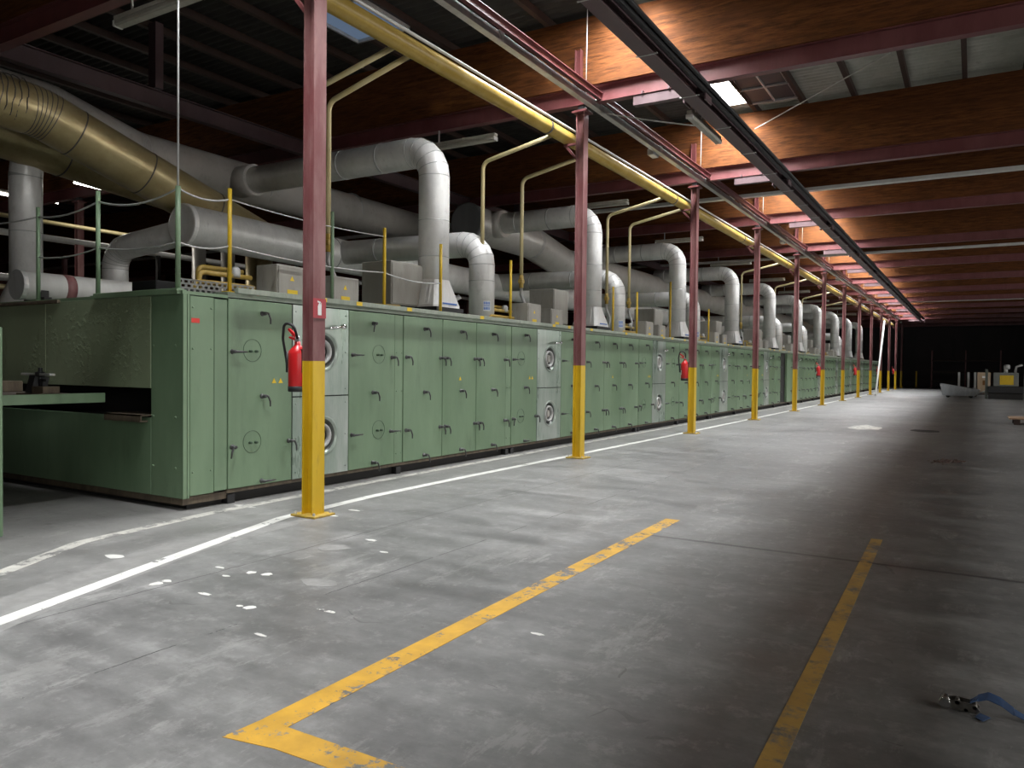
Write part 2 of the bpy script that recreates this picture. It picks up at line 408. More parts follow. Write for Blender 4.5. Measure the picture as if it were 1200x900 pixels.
# ================================================================== COLUMNS
CD, CB, TF = .15, .17, .012
def hsec(z0, z1):
    mb = MB()
    mb.box(-CD/2, -CD/2+TF, -CB/2, CB/2, z0, z1); mb.box(CD/2-TF, CD/2, -CB/2, CB/2, z0, z1)
    return mb.box(-CD/2+TF, CD/2-TF, -.006, .006, z0, z1)
ME = {}
ME['shaft'] = hsec(1.6, 5.92).mesh('shaft', DUSTRED)
ME['foot'] = hsec(.02, 1.6).mesh('yellow_foot', YEL)
ME['base'] = MB().box(-.17, .17, -.15, .15, 0, .022, .004).mesh('base_plate', worn('scuffed_yellow_plate', (.45, .3, .03), (.3, .2, .05), .6, sc=12, dirt=(.1, .08, .05)))
ME['cap'] = MB().box(-.14, .14, -.13, .13, 5.92, 5.945).box(-.12, .12, -.1, .1, 5.945, 5.965).mesh('cap_plate', RED)
ME['stub'] = MB().box(-.055, -.045, -.05, .05, GZ1+.03, 6.94).box(.045, .055, -.05, .05, GZ1+.03, 6.94).box(-.045, .045, -.005, .005, GZ1+.03, 6.94).mesh('upper_stub', RED)
ME['post'] = MB().box(-.06, .06, -.06, .06, 5.965, GZ0).mesh('packer', DARK)
ME['bolt'] = MB().lathe([(0, .03), (.012, .03), (.014, .022), (.014, 0)], (0, 0, .02), (0, 0, 1), 6, False).mesh('bolt', GALV)
for i in range(13):
    y = Y0+BAY*i
    lb = ('yellow-footed red steel column nearest the camera' if i == 0 else 'red steel column with yellow foot, %s in the row from the camera' % ORD[i])
    t = thing('steel_column', lb, 'column', (CX, y, 0), 'columns along the oven aisle')
    put('shaft', ME['shaft'], t); put('yellow_foot', ME['foot'], t)['label'] = 'yellow painted foot of the column'
    put('base_plate', ME['base'], t); put('cap_plate', ME['cap'], t); put('packer', ME['post'], t)
    put('upper_stub', ME['stub'], t, (.0, -.16, 0))
    for sx in (-1, 1):
        for sy in (-1, 1): put('bolt', ME['bolt'], t, (sx*.13, sy*.115, 0))
# far line of columns deep in the left hall, one off on the right of the end
for x, k0, k1 in ((-21., -1, 9), (-33., 0, 9)):
    for k in range(k0, k1):
        o = thing('steel_column', 'dark red column standing deep in the left hall', 'column', (x, Y0+BAY*k, 0), 'columns in the left hall')
        put('shaft', ME['shaft'], o); put('yellow_foot', ME['foot'], o); put('base_plate', ME['base'], o); put('cap_plate', ME['cap'], o); put('packer', ME['post'], o)
t = thing('guard_post', 'lone yellow post in the dark beyond the column row', 'post', (P(1073.5, 454, 2, 0).x, P(1073.5, 454, 2, 0).y, 0))
part('shaft', MB().box(-.07, .07, -.07, .07, 0, 1.6, .01), YEL, t); part('base_plate', MB().box(-.15, .15, -.15, .15, 0, .02), YEL, t)

# ================================================================== OVEN LINE
XM, XB = -7.12, -14.4
MS, MP = 5.737, 6.132
ZB, ZT = .16, 2.29
def quarter_lever(mb, s=1.):                             # stub and curved hanging lever, out along +X
    mb.lathe([(.0, .075), (.017, .075), (.022, .06), (.022, .01), (.03, .01), (.03, 0)], (0, 0, 0), (1, 0, 0), 10)
    mb.tube(bend([(.06, 0, .01), (.07, .035*s, .0), (.075, .06*s, -.06), (.07, .065*s, -.12)], .03, 3), [.013]*4+[.011]*(len(bend([(.06, 0, .01), (.07, .035*s, .0), (.075, .06*s, -.06), (.07, .065*s, -.12)], .03, 3))-5)+[.008], 8)
    return mb
ZINC = mat('dark_zinc_lever', (.09, .09, .09), .3, .6)
HD = quarter_lever(MB(), 1).mesh('handle', ZINC); HL = quarter_lever(MB(), -1).mesh('handle', ZINC)
HC = quarter_lever(MB(), 1).mesh('handle', [CHROME])
mbh = MB().lathe([(.0, .06), (.018, .06), (.022, .01), (.03, 0)], (0, 0, 0), (1, 0, 0), 10)
mbh.tube([(.05, 0, 0), (.06, .16, .0)], [.014, .009], 8); HH = mbh.mesh('handle', ZINC)
mbs = MB()
for k in range(28):
    pass
mbs.lathe([(.126, 0), (.126, .004), (.13, .004), (.13, 0)], (0, 0, 0), (1, 0, 0), 32)
for dy in (-.035, .045): mbs.lathe([(0, .04), (.014, .04), (.016, 0)], (0, dy, -.01), (1, 0, 0), 10)
SIGHT = mbs.mesh('sight_flap', mat('dark_green_edge', (.05, .085, .05), .5))
TRI = MB().ext([(-.035, 0), (.035, 0), (0, .06)], 0, 0, .003).mesh('warning_triangle', LABELY)
TRIB = MB().ext([(-.004, .012), (.004, .012), (.006, .04), (-.006, .04)], 0, .003, .004).mesh('mark', DARK)
def slab(y0, y1, z0, z1):
    g = .006
    return MB().box(-.045, 0, y0+g, y1-g, z0, z1, .006)
def screws(mb, y0, y1, zs):
    for z in zs:
        for y in (y0+.04, y1-.04): mb.lathe([(0, .008), (.011, .008), (.013, 0)], (0, y, z), (1, 0, 0), 8)
DOORS = {'A': (0, .945), 'B': (1.935, 2.885), 'C1': (3.075, 4.04), 'C2': (4.04, 4.995), 'C3': (4.995, 5.94)}
DM = {k: slab(a-a, b-a, ZB, ZT).mesh('door', GREEN) for k, (a, b) in DOORS.items()}
mb = MB().box(-.05, -.008, .004, .186, ZB, ZT, .004); screws(mb, 0, .19, (.3, .6, 1.2, 1.75))
POSTM = mb.mesh('post', GREEN2)
# burner plate: square sheet with a dished hole
def burner_mb(h):
    mb = MB(); W = .97; R = .235; n = 40; cy = W*.53; cz = h*.5
    out = []; inn = []
    for k in range(n):
        g = 2*math.pi*k/n+math.pi/4; c, s_ = math.cos(g), math.sin(g); m = max(abs(c), abs(s_))
        out.append((0, cy+(c/m)*(W-cy if c > 0 else cy), cz+(s_/m)*h/2)); inn.append((0, cy+c*R, cz+s_*R))
    mb.add(out+inn, [(k, (k+1) % n, n+(k+1) % n, n+k) for k in range(n)])
    back = [(-.04, y, z) for _, y, z in out]
    mb.add(out+back, [(k, n+k, n+(k+1) % n, (k+1) % n) for k in range(n)])
    mb.lathe([(R+.02, .0), (R+.02, .012), (R, .014), (R-.02, -.01)], (0, cy, cz), (1, 0, 0), n)
    mb.use(1).lathe([(R-.02, -.01), (R-.035, -.025), (.165, -.085), (.155, -.12)], (0, cy, cz), (1, 0, 0), n).use(0)
    for y in (.05, W-.05):
        for z in (.08, h-.08, h*.5): mb.lathe([(0, .008), (.011, .008), (.013, 0)], (0, y, z), (1, 0, 0), 8)
    return mb, cy, cz
BUM = worn('scoured_green_metal', (.25, .32, .26), (.42, .46, .42), .3, .35, sc=1.8, dirt=(.17, .25, .18), amt=.6, bump=.02)
mb, BCY, BCZ = burner_mb(1.0); DISH = worn('heat_darkened_dish', (.07, .075, .07), (.14, .15, .14), .35, .5, sc=5)  # dish coloured dark for the shading inside the burner hole
BPLATE = mb.mesh('burner_plate', [BUM, DISH])
mb, _, BCZ2 = burner_mb(1.115); BPLATE2 = mb.mesh('burner_plate', [BUM, DISH])
RINGM = MB().lathe([(.16, -.12), (.16, -.02), (.15, .0), (.128, 0), (.118, -.03), (.118, -.12)], (0, BCY, BCZ), (1, 0, 0), 32).mesh('burner_ring', GALV)
CORE = MB().lathe([(.15, -.125), (.085, -.12), (.085, -.05), (.07, -.04), (0, -.04)], (0, BCY, BCZ), (1, 0, 0), 24)
CORE.box(-.045, -.02, BCY-.05, BCY+.05, BCZ-.06, BCZ+.06, .006); COREM = CORE.mesh('burner_core', BOXG)
mbl = MB().tube(bend([(.02, .0, 0), (.08, .02, .0), (.1, -.1, -.015), (.09, -.24, -.03)], .03, 3), .016, 8)
mbl.lathe([(0, .05), (.03, .045), (.035, .02), (.03, -.005), (0, -.005)], (.06, .02, 0), (1, 0, 0), 12)
BLEV = mbl.mesh('burner_lever', CHROME)
BODY = MB().box(XB-XM, -.06, 0, MP, .1, 2.33).mesh('body', VOID)
TOPM = MB().box(XB-XM, -.01, 0, MP, 2.33, 2.365).box(XB-XM, 0, 0, MP, 2.305, 2.33).mesh('top_plate', worn('dusty_top_plate', (.2, .235, .18), (.25, .28, .23), .6, sc=5))
RAILM = MB().box(.10, .165, .005, MP-.005, 2.34, 2.40, .004)
for k in range(7): RAILM.box(-.02, .115, .3+k*.9, .34+k*.9, 2.365, 2.378)
RAILME = RAILM.mesh('top_rail', worn('grey_green_rail', (.26, .30, .24), (.33, .36, .3), .5, sc=7, dirt=(.15, .15, .12)))
mb = MB().box(-.06, -.01, 0, MP, .115, .155, .004); SKIRT = mb.mesh('base_rail', RUSTY)
mb = MB().box(XB-XM+.3, -.09, .0, MP, 0, .095)
PLINTH = mb.mesh('plinth', VOID)  # black kick plate stands in for the shade below the oven
FOOT = MB().box(-.12, .0, -.05, .05, 0, .1).mesh('foot', DARK)
TAGM = MB().box(0, .003, -.055, .055, -.025, .025).mesh('rail_label', LABELY)
HANDLES = {  # (y from the door's left edge, z, mesh)
    'A': [(.06, 1.7, HH), (.06, .63, HL), (.48, 2.15, HD), (.48, 1.19, HD), (.48, .2, HH), (.89, .64, HD)],
    'B': [(.07, 1.7, HH), (.06, .63, HH), (.48, 2.14, HL), (.48, 1.19, HD), (.48, .22, HD), (.88, 1.68, HD), (.86, .63, HH)],
    'C': [(.07, 1.69, HD), (.07, .62, HD), (.5, 2.12, HD), (.5, 1.17, HD), (.5, .22, HD), (.9, 1.69, HD), (.9, .62, HD)]}
NM = 11
for m in range(NM):
    ys = MS+MP*m
    lb = 'green oven section with twin burner plates, ' + ('nearest the entry end' if m == 0 else ORD[m]+' from the entry end')
    t = thing('oven_section', lb, 'oven', (XM, ys, 0), 'oven sections in one long line')
    body = put('body', BODY, t); put('top_plate', TOPM, t); put('top_rail', RAILME, t); put('base_rail', SKIRT, t); put('plinth', PLINTH, t)
    for y in (.05, 2.98, 6.0): put('foot', FOOT, t, (0, y, 0))
    near = m < 6
    for k, (a, b) in DOORS.items():
        if m == 4 and k in ('C2', 'C3'): continue
        d = put('door', DM[k], t, (0, a, 0))
        for (y, z, hm) in HANDLES[k[0]]:
            put('handle', hm, d, (0, y, z))
        if k in 'AB':
            for z in (1.72, .67): put('sight_flap', SIGHT, d, (0, .34 if k == 'A' else .6, z))
        if near and (k == 'A' or k == 'C2'):
            for q in ((.66, .76) if k == 'A' else (.48,)):
                w_ = put('warning_triangle', TRI, d, (.001, q, 1.34)); w_['label'] = 'small yellow warning triangle'
    if m == 4:                                             # dark recess between two halves of the line
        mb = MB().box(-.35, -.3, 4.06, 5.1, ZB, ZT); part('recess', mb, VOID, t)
        part('cover_panel', MB().box(-.045, .05, 5.12, 5.93, ZB, ZT, .006), GREEN2, t)
    put('post', POSTM, t, (0, 2.885, 0)); put('post', POSTM, t, (0, 5.942, 0))
    for z, bm_, dz in ((ZB, BPLATE, 0), (ZB+1.015, BPLATE2, BCZ2-BCZ)):
        p = put('burner_plate', bm_, t, (0, .955, z), None); p['label'] = 'bare scoured metal burner plate'
        put('burner_ring', RINGM, p, (0, 0, dz)); put('burner_core', COREM, p, (0, 0, dz))
    lv = put('burner_lever', BLEV, t, (.01, 1.72, 2.06)); lv['label'] = 'chrome lever above the burner'
    if near:
        for y in (1.3, 1.95, 3.0, 4.9): put('rail_label', TAGM, t, (.166, y, 2.37))['label'] = 'yellow label strip'
# ---- entry end
t = thing('oven_entry', 'blistered green end face of the oven with a dark feed slot', 'oven', (XM, 5.17, 0))
L = MS-5.17
mb = MB().box(XB-XM, -.9, .12, L, .1, .95).box(XB-XM, -.9, .12, L, 1.3, 2.3).box(-.5, -.06, .12, L, .1, 2.3).box(XB-XM, -.06, L-.05, L-.01, .1, 2.3)
part('body', mb, VOID, t)
mb = MB().box(-.54, -.0, 0, .03, .13, 2.29, .004)
for z in (.45, .99, 1.75):
    for x in (-.5, -.12): mb.lathe([(0, .008), (.012, .008), (.014, 0)], (x, 0, z), (0, -1, 0), 8)
part('corner_panel', mb, GREEN, t)
part('upper_panel', MB().box(-2.62, -.545, -.005, .03, 1.29, 2.29, .004), GREENB, t, label='blistered and scorched green panel')
part('upper_panel', MB().box(XB-XM, -2.625, -.005, .03, 1.29, 2.29, .004), GREENB, t, label='blistered green panel beside the cabinet')
mb = MB().box(XB-XM, -.545, 0, .03, .13, .97, .004); part('lower_panel', mb, GREEN, t)
part('corner_strip', MB().box(-.012, .004, .0, .046, .13, 2.3, .003).box(-.012, .004, .052, .075, .13, 2.3), GREEN2, t)
mb = MB().box(-.045, 0, .085, .385, .15, 2.28, .005)
for z in (.4, 1.72, 2.16):
    for y in (.12, .35): mb.lathe([(0, .008), (.011, .008), (.013, 0)], (0, y, z), (1, 0, 0), 8)
part('side_panel', mb, GREEN, t)
part('post', MB().box(-.045, -.003, .392, L-.006, .16, 2.27, .005), GREEN2, t)
part('red_label', MB().box(0, .003, .1, .2, 1.995, 2.045), LABELR, t, label='small red label')
part('top_plate', MB().box(XB-XM, 0, -.005, L, 2.29, 2.325), GREEN2, t)
part('top_lip', MB().box(-1.55, -.03, -.05, .02, 2.29, 2.35, .005), GREEN2, t)
part('top_lip', MB().box(XB-XM, -2.3, -.04, .02, 2.27, 2.31, .005), RUSTY, t, label='rusty crusted lip')
part('base_rail', MB().box(XB-XM, -.02, .01, .06, .06, .125).box(-.06, -.02, .06, L, .06, .14), RUSTY, t)
part('plinth', MB().box(XB-XM+.2, -.1, .12, L, 0, .1), VOID, t)
part('slot_ledge', MB().box(-1.25, -.58, -.1, .3, .985, 1.0).box(-1.25, -.58, -.1, -.085, .93, 1.0).box(-1.25, -.6, -.1, .02, .92, .935), RUSTY, t, label='rusty steel ledge in the feed slot')

# ---- feed table and cabinet in front of the slot
t = thing('feed_table', 'green edged feed table running into the oven slot', 'table', (-8.33, 4.0, 0))
part('side_beam', MB().box(-.02, .02, -1.4, 1.05, 1.12, 1.225, .004), GREEN, t)
part('tabletop', MB().box(-3.4, -.02, -1.4, 1.05, 1.13, 1.2), worn('rusty_table_sheet', (.1, .08, .065), (.15, .12, .1), .8, sc=8), t)
part('rear_rail', MB().box(-2.2, -1.6, -1.3, 1.0, 1.2, 1.33, .01), RUSTY, t)
for x, y in ((-.5, -1.2), (-3., -1.2), (-1.6, .6), (-3., .6)): part('leg', MB().box(x-.04, x+.04, y-.04, y+.04, 0, 1.13), VOID, t)
t = thing('clamp_stop', 'dark steel clamp block standing on the green edged feed table', 'clamp', (-8.75, 4.55, 1.2))
part('block', MB().ext([(-.1, .02), (.06, .02), (.1, .2), (-.05, .22)], 0, -.06, .06), DARK, t)
part('base', MB().box(-.2, .28, -.12, .1, 0, .025, .004).box(.08, .3, -.1, .08, .025, .1, .006), RUSTY, t)
part('bar', MB().box(-.28, .3, -.03, .03, .215, .24, .004), GALV, t)
mb = MB().tube([(.06, 0, .06), (.06, 0, .3)], .022, 10); mb.lathe([(.022, 0), (.05, .01), (.05, .05), (.022, .06)], (.06, 0, .2), (0, 0, 1), 12); mb.tube([(.02, 0, .17), (.2, 0, .165)], .016, 8)
part('screw', mb, DARK, t)
t = thing('control_cabinet', 'green cabinet cut by the frame beside the feed table', 'cabinet', (-7.2, 3.46, 0))
part('body', MB().box(-1.0, 0, -1.2, 0, .04, 1.86, .01), GREEN, t)
part('door', MB().box(.0, .018, -1.15, -.04, .1, 1.8, .006), GREEN, t)
part('plinth', MB().box(-.96, -.04, -1.16, -.04, 0, .05), VOID, t)
t = thing('low_bench', 'dark steel bench in the shade under the feed table', 'bench', (-10.2, 5.0, 0))
t.location = (-9.6, 4.3, 0)
part('seat', MB().box(-.9, .12, -.3, .12, .46, .56, .015), RUSTY, t)
for x in (-.8, .02):
    for y in (-.24, .05): part('leg', MB().box(x-.05, x+.05, y-.04, y+.04, 0, .46), VOID, t)

# ================================================================== DUCTS
def flue(mb, bands, path, r, br, seams=True, n=28):
    pts = bend(path, br, 5); mb.tube(pts, r, n)
    if seams:
        for i in range(1, len(pts)-1):
            d = (pts[min(i+1, len(pts)-1)]-pts[i-1]); bands.ring(pts[i], d, r, .012, .003, n)
    return pts
UMX, UMZ, LMX, LMZ = -10.75, 5.02, -11.3, 3.82
def tall(yr, xmain, lb, detail=True, ztop=5.15):
    xr = -7.75
    t = thing('exhaust_duct', lb, 'duct', (xr, yr, 2.365), 'tall exhaust ducts on the oven')
    mb = MB(); bd = BANDS(); z0 = 2.365
    flue(mb, bd, [(0, 0, .6), (0, 0, ztop-z0), (xmain-xr, 0, ztop-z0)], .255, .45)
    for z in (1.0, 1.6): bd.ring((0, 0, z), (0, 0, 1), .255, .012, .003, 28)
    for x in (-1.1, -2.0, -2.6): bd.ring((x, 0, ztop-z0), (1, 0, 0), .255, .03, .006, 28)
    part('pipe', mb, ALU, t); part('seam_band', bd, GALV, t)
    h = MB(); n = 28; lo = [(.34, -.36), (.34, .36), (-.34, .36), (-.34, -.36)]
    ring = [(.262*math.cos(2*math.pi*k/n), .262*math.sin(2*math.pi*k/n), .62) for k in range(n)]
    sq = []
    for k in range(n):
        g = 2*math.pi*k/n; c, s_ = math.cos(g), math.sin(g); m = max(abs(c), abs(s_)); sq.append((.33*c/m, .36*s_/m, .2))
    h.add(sq+ring, [(k, (k+1) % n, n+(k+1) % n, n+k) for k in range(n)])
    h.add(sq+[(x, y, .16) for x, y, z in sq], [(k, n+k, n+(k+1) % n, (k+1) % n) for k in range(n)])
    part('hood', h, ALU, t)
    part('flange', MB().box(-.35, .35, -.38, .38, .1, .16).box(-.3, .3, -.33, .33, 0, .1), DARK, t)
    if detail:
        s_ = part('sticker', MB().box(.335, .34, -.2, .2, .21, .235), BLUE, t, label='blue printed strip on the hood')
    return t
def short(yr, xmain, lb, zt=3.8, detail=True, dz=.06):
    xr = -7.72
    t = thing('exhaust_duct', lb, 'duct', (xr, yr, 2.365), 'short exhaust ducts on the oven')
    mb = MB(); bd = BANDS()
    flue(mb, bd, [(0, 0, .1), (0, 0, zt-2.365), (xmain-xr, 0, zt-2.365+dz)], .235, .4)
    bd.ring((0, 0, .75), (0, 0, 1), .235, .012, .003, 28)
    for x in (-1.2, -2.4): bd.ring((x, 0, zt-2.365+dz*x/(xmain-xr)), (1, 0, 0), .235, .03, .006, 28)
    part('pipe', mb, ALU, t); part('seam_band', bd, GALV, t)
    part('flange', MB().lathe([(0, .1), (.25, .1), (.25, 0), (0, 0)], (0, 0, 0), (0, 0, 1), 24, False), DARK, t)
    if detail:
        a = math.radians(-28)
        q = MB()
        for i in range(6):
            g0, g1 = a-.38+i*.1, a-.38+(i+1)*.1
            q.add([(.2375*math.cos(g0), .2375*math.sin(g0), .2), (.2375*math.cos(g1), .2375*math.sin(g1), .2), (.2375*math.cos(g1), .2375*math.sin(g1), .38), (.2375*math.cos(g0), .2375*math.sin(g0), .38)], [(0, 1, 2, 3)])
        lab = part('sticker', q, PAPER, t, label='blue and white printed label')
        q = MB()
        for row, (z0, z1) in enumerate(((.22, .27), (.285, .3), (.315, .365))):
            for i in range(5):
                g0 = a-.34+i*.105; g1 = g0+(.075 if row != 1 else .1)
                q.add([(.239*math.cos(g0), .239*math.sin(g0), z0), (.239*math.cos(g1), .239*math.sin(g1), z0), (.239*math.cos(g1), .239*math.sin(g1), z1), (.239*math.cos(g0), .239*math.sin(g0), z1)], [(0, 1, 2, 3)])
        part('print', q, BLUE, lab)
    return t
for m in range(10):
    ys = MS+MP*m
    tall(ys+4.63, -12.3 if m == 0 else UMX, 'tall silver elbow duct on the oven, %s from the near end' % ORD[m], m < 4)
    if m < 2 or m in (2, 4, 5, 7): short(ys+6.05, LMX, 'short silver elbow duct on the oven, standing right behind the %s tall duct' % ORD[m], detail=m < 3)
# lower main with its end cap
t = thing('main_duct', 'low silver main duct with round end cap above the oven', 'duct', (LMX, 8.2, LMZ))
mb = MB(); bd = BANDS(); mb.tube([(0, 0, .05), (0, 8, -.05), (0, 58, -.05)], .34, 32)
for y in (3.4, 6.4, 9, 12, 15, 18, 21, 24): bd.ring((0, y, -.05 if y > 8 else .05-y*.0125), (0, 1, 0), .34, .03, .008, 32)
part('pipe', mb, ALU, t); part('seam_band', bd, GALV, t)
part('end_cap', MB().lathe([(0, -.03), (.33, -.03), (.35, -.02), (.355, .05), (.34, .06)], (0, 0, .05), (0, 1, 0), 32, False), ALU, t)
# upper mains
t = thing('main_duct', 'high grey main duct behind the nearest tall elbow duct', 'duct', (-12.8, 9.2, 5.25))
mb = MB(); bd = BANDS(); P0 = [(0, -9, .36), (0, -2.4, .36), (0, -.9, 0), (0, 8.6, -.05)]
pts = flue(mb, bd, P0, .4, 1.2, n=32)
for y in (1.9, 3.2, 4.6): bd.ring((0, y, 0), (0, 1, 0), .4, .04, .008, 32)
part('pipe', mb, ALU2, t); part('seam_band', bd, GALV, t)
part('collar', MB().tube([(.3, 1.15, -.1), (.75, 1.15, -.1)], .3, 28), ALU2, t)
t = thing('main_duct', 'high grey main duct with dark end disc behind the second column', 'duct', (UMX, 15.7, UMZ))
mb = MB(); bd = BANDS(); pts = flue(mb, bd, [(0, 0, .1), (0, 3.2, .05), (0, 5.2, -.3), (0, 50, -.3)], .45, 1.5, n=32)
part('pipe', mb, ALU2, t); part('seam_band', bd, GALV, t)
part('end_disc', MB().lathe([(0, -.02), (.43, -.02), (.47, 0), (.47, .06)], (0, 0, .1), (0, 1, 0), 32, False), worn('dark_disc', (.09, .09, .09), (.12, .12, .12), .6), t, label='dark end disc')
part('collar', MB().tube([(.28, .78, .12), (.62, .78, .12)], .33, 28), ALU2, t)
# yellowed diagonal duct with torn wrapping
t = thing('main_duct', 'yellowed diagonal duct dropping to the low main, wrapping torn', 'duct', (-11.9, 9.9, LMZ))
DR = .37
mb = MB(); bd = BANDS(); P0 = [(-.1, -9.5, 1.55), (-.1, -3.65, 1.46), (.3, .1, .1)]
pts = flue(mb, bd, P0, DR, 1.0, n=32)
d = (Vector(P0[2])-Vector(P0[1])).normalized()
for q in (.55, 1.7, 3.0): bd.ring(Vector(P0[1])+d*q, d, DR, .02, .006, 32)
part('pipe', mb, GOLD, t); part('seam_band', bd, BANDM, t)
mb = MB(); r_ = random.Random(3)
for i in range(22):
    y = -5.75+i*.085; g0 = r_.uniform(.2, 1.2); pp = []
    for k in range(15):
        g = g0+k*(r_.uniform(.17, .2)); rr = DR+.006+.006*math.sin(k+i)
        pp.append((-.1+rr*math.cos(g-1.9), y+.012*math.sin(k*1.3+i)+(k-7)*.006, 1.49+rr*math.sin(g-1.9)))
    mb.tube(pp, .008, 5)
part('torn_wrapping', mb, BANDM, t, label='dark torn spiral wrapping')
t = thing('main_duct', 'yellowed duct running behind the diagonal duct at upper left', 'duct', (-13.65, 9.9, 4.95))
mb = MB(); bd = BANDS(); mb.tube([(0, -10, 1.05), (0, .1, .0), (0, .8, -.07)], .42, 32)
for y in (-4.3, -2.4): bd.ring((0, y, -y*.104), (0, 1, -.1), .42, .02, .006, 32)
part('pipe', mb, GOLD, t); part('seam_band', bd, BANDM, t)
# left risers on the far side of the oven
t = thing('exhaust_duct', 'tall silver riser at the far left rising into the yellowed duct', 'duct', (-13.9, 7.05, 2.366))
mb = MB(); bd = BANDS(); flue(mb, bd, [(0, 0, .55), (0, 0, 2.35), (.1, 0, 2.85)], .25, .4)
bd.ring((0, 0, 1.4), (0, 0, 1), .25, .012, .003, 28); part('pipe', mb, ALU, t); part('seam_band', bd, GALV, t)
part('hood', MB().lathe([(.26, .56), (.45, .1), (.45, 0)], (0, 0, 0), (0, 0, 1), 28), ALU, t)
t = thing('exhaust_duct', 'silver elbow duct joining the end cap from the left', 'duct', (-13.75, 8.55, 2.366))
mb = MB(); bd = BANDS(); flue(mb, bd, [(0, 0, 0), (0, 0, 1.3), (2.2, 0, 1.48)], .225, .4)
part('pipe', mb, ALU, t); part('seam_band', bd, GALV, t)
t = thing('flue_pipe', 'white capped duct lying along the oven top at left', 'duct', (-10.75, 5.35, 2.51))
mb = MB().tube([(0, 0, .06), (0, 5, .06)], .19, 24); part('pipe', mb, WHITE, t)
part('end_cap', MB().lathe([(0, -.02), (.2, -.02), (.2, .04)], (0, 0, .06), (0, 1, 0), 24, False), GALV, t)
part('red_band', MB().tube([(0, .55, .06), (0, .68, .06)], .195, 24), DUSTRED, t, label='dull red band')
mb = MB().box(-.25, .25, .2, .3, -.145, -.09).box(-.25, .25, 3, 3.1, -.145, -.09).box(-.18, .18, .2, .3, -.1, .0).box(-.18, .18, 3, 3.1, -.1, .0)
part('saddle', mb, VOID, t)
for i, (x, y, c_) in enumerate(((-16.2, 12.2, ALU2), (-15.4, 12.4, ALU2), (-14.2, 12.3, GOLD))):
    t = thing('exhaust_duct', ['thin silver riser left of the pair behind the end cap', 'thin silver riser nearest the yellowed riser behind the end cap', 'yellowed riser behind the end cap'][i], 'duct', (x, y, 0))
    rr = (.16, .16, .3)[i]
    part('pipe', MB().tube([(0, 0, 0), (0, 0, 4.4)], rr, 24), c_, t); part('seam_band', MB().ring((0, 0, 2.8), (0, 0, 1), rr, .02, .006), GALV, t)

# ================================================================== OVEN-TOP EQUIPMENT
def box_unit(name, loc, sx, sy, sz, lb, cat, grp, mtl=BOXG, labels=True, legs=.0):
    t = thing(name, lb, cat, loc, grp)
    part('body', MB().box(-sx, 0, 0, sy, legs, legs+sz, .008), mtl, t)
    part('lid', MB().box(-.02+.02, .015, .02, sy-.02, legs+.02, legs+sz-.02, .006), mtl, t)
    if legs: part('stand', MB().box(-sx+.03, -.03, .03, sy-.03, 0, legs), DARK, t)
    if labels:
        part('warning_triangle', MB().ext([(sy*.45-.035, legs+sz*.55), (sy*.45+.035, legs+sz*.55), (sy*.45, legs+sz*.55+.06)], 0, .015, .018), LABELY, t)
        part('label', MB().box(.015, .018, sy*.3, sy*.62, legs+.06, legs+.12), LABELY, t)
    return t
for m in range(8):
    ys = MS+MP*m; wd = ORD[m]
    box_unit('control_box', (-7.28, ys+.84, 2.365), .36, .52, .42, 'grey control box on the oven edge, nearer of the %s pair' % wd, 'box', 'control boxes on the oven', labels=m < 4)
    box_unit('control_box', (-7.28, ys+1.78, 2.365), .36, .52, .38, 'grey control box on the oven edge, farther of the %s pair' % wd, 'box', 'control boxes on the oven', labels=m < 4)
    box_unit('fan_cabinet', (-7.85 if m else -7.8, ys+(3.6 if m == 0 else 2.95), 2.365), .6, 1.0 if m == 0 else .7, .68 if m == 0 else .75, 'plain grey fan cabinet on the oven, %s from the near end' % wd, 'cabinet', 'fan cabinets on the oven', labels=False, legs=.16)
    # burner gas train
    t = thing('gas_train', 'bundle of yellow burner gas pipes beside the %s pair of control boxes' % wd, 'pipe', (-7.6, ys, 2.365), 'burner gas pipes on the oven')
    for j, (z, x) in enumerate(((.12, .1), (.24, .05), (.32, -.1))):
        part('pipe', MB().tube(bend([(x, -.15+j*.1, 0), (x, -.15+j*.1, z), (x, .3, z), (x, .68, z)], .07, 4), .03, 10), GASY, t)
    part('pipe', MB().tube(bend([(.12, 2.45, 0), (.12, 2.45, .3), (.12, 2.1, .3), (-.5, 2.1, .3)], .08, 4), .035, 10), GASY, t)
    part('valve', MB().lathe([(0, 0), (.05, 0), (.06, .03), (.06, .1), (.03, .13), (0, .13)], (.05, .45, .22), (0, 0, 1), 14), GALV, t)
    part('pipe', MB().tube([(.2, 2.7, .04), (.2, 3.3, .06)], .05, 12), GASY, t)
    part('flue_stub', MB().tube(bend([(-.3, 5.25, 0), (-.3, 5.25, .3), (-.15, 5.4, .42)], .12, 4), .045, 12), GALV, t)
# perforated cable tray at the near corner
t = thing('cable_tray', 'perforated grey cable tray on the oven corner', 'tray', (-7.35, 5.25, 2.33))
mb = MB()
for z in (0, .045, .09, .135): mb.box(-.004, .004, 0, 1.05, z, z+.018)
for k in range(15):
    for z in (.018, .063, .108):
        y = k*.072+(.036 if z == .063 else 0); mb.box(-.004, .004, y, min(1.05, y+.03), z, z+.027)
mb.box(-.3, .0, 0, 1.05, 0, .004); part('tray', mb, worn('dusty_tray', (.17, .165, .155), (.24, .23, .215), .6, sc=7), t)
part('cable', MB().tube([(-.1, 0.02, .03), (-.1, .5, .035), (-.1, 1.03, .03)], .025, 8), BLACKR, t)
part('cover', MB().box(-.75, -.31, -.02, .28, 0, .14, .006), DARK, t)
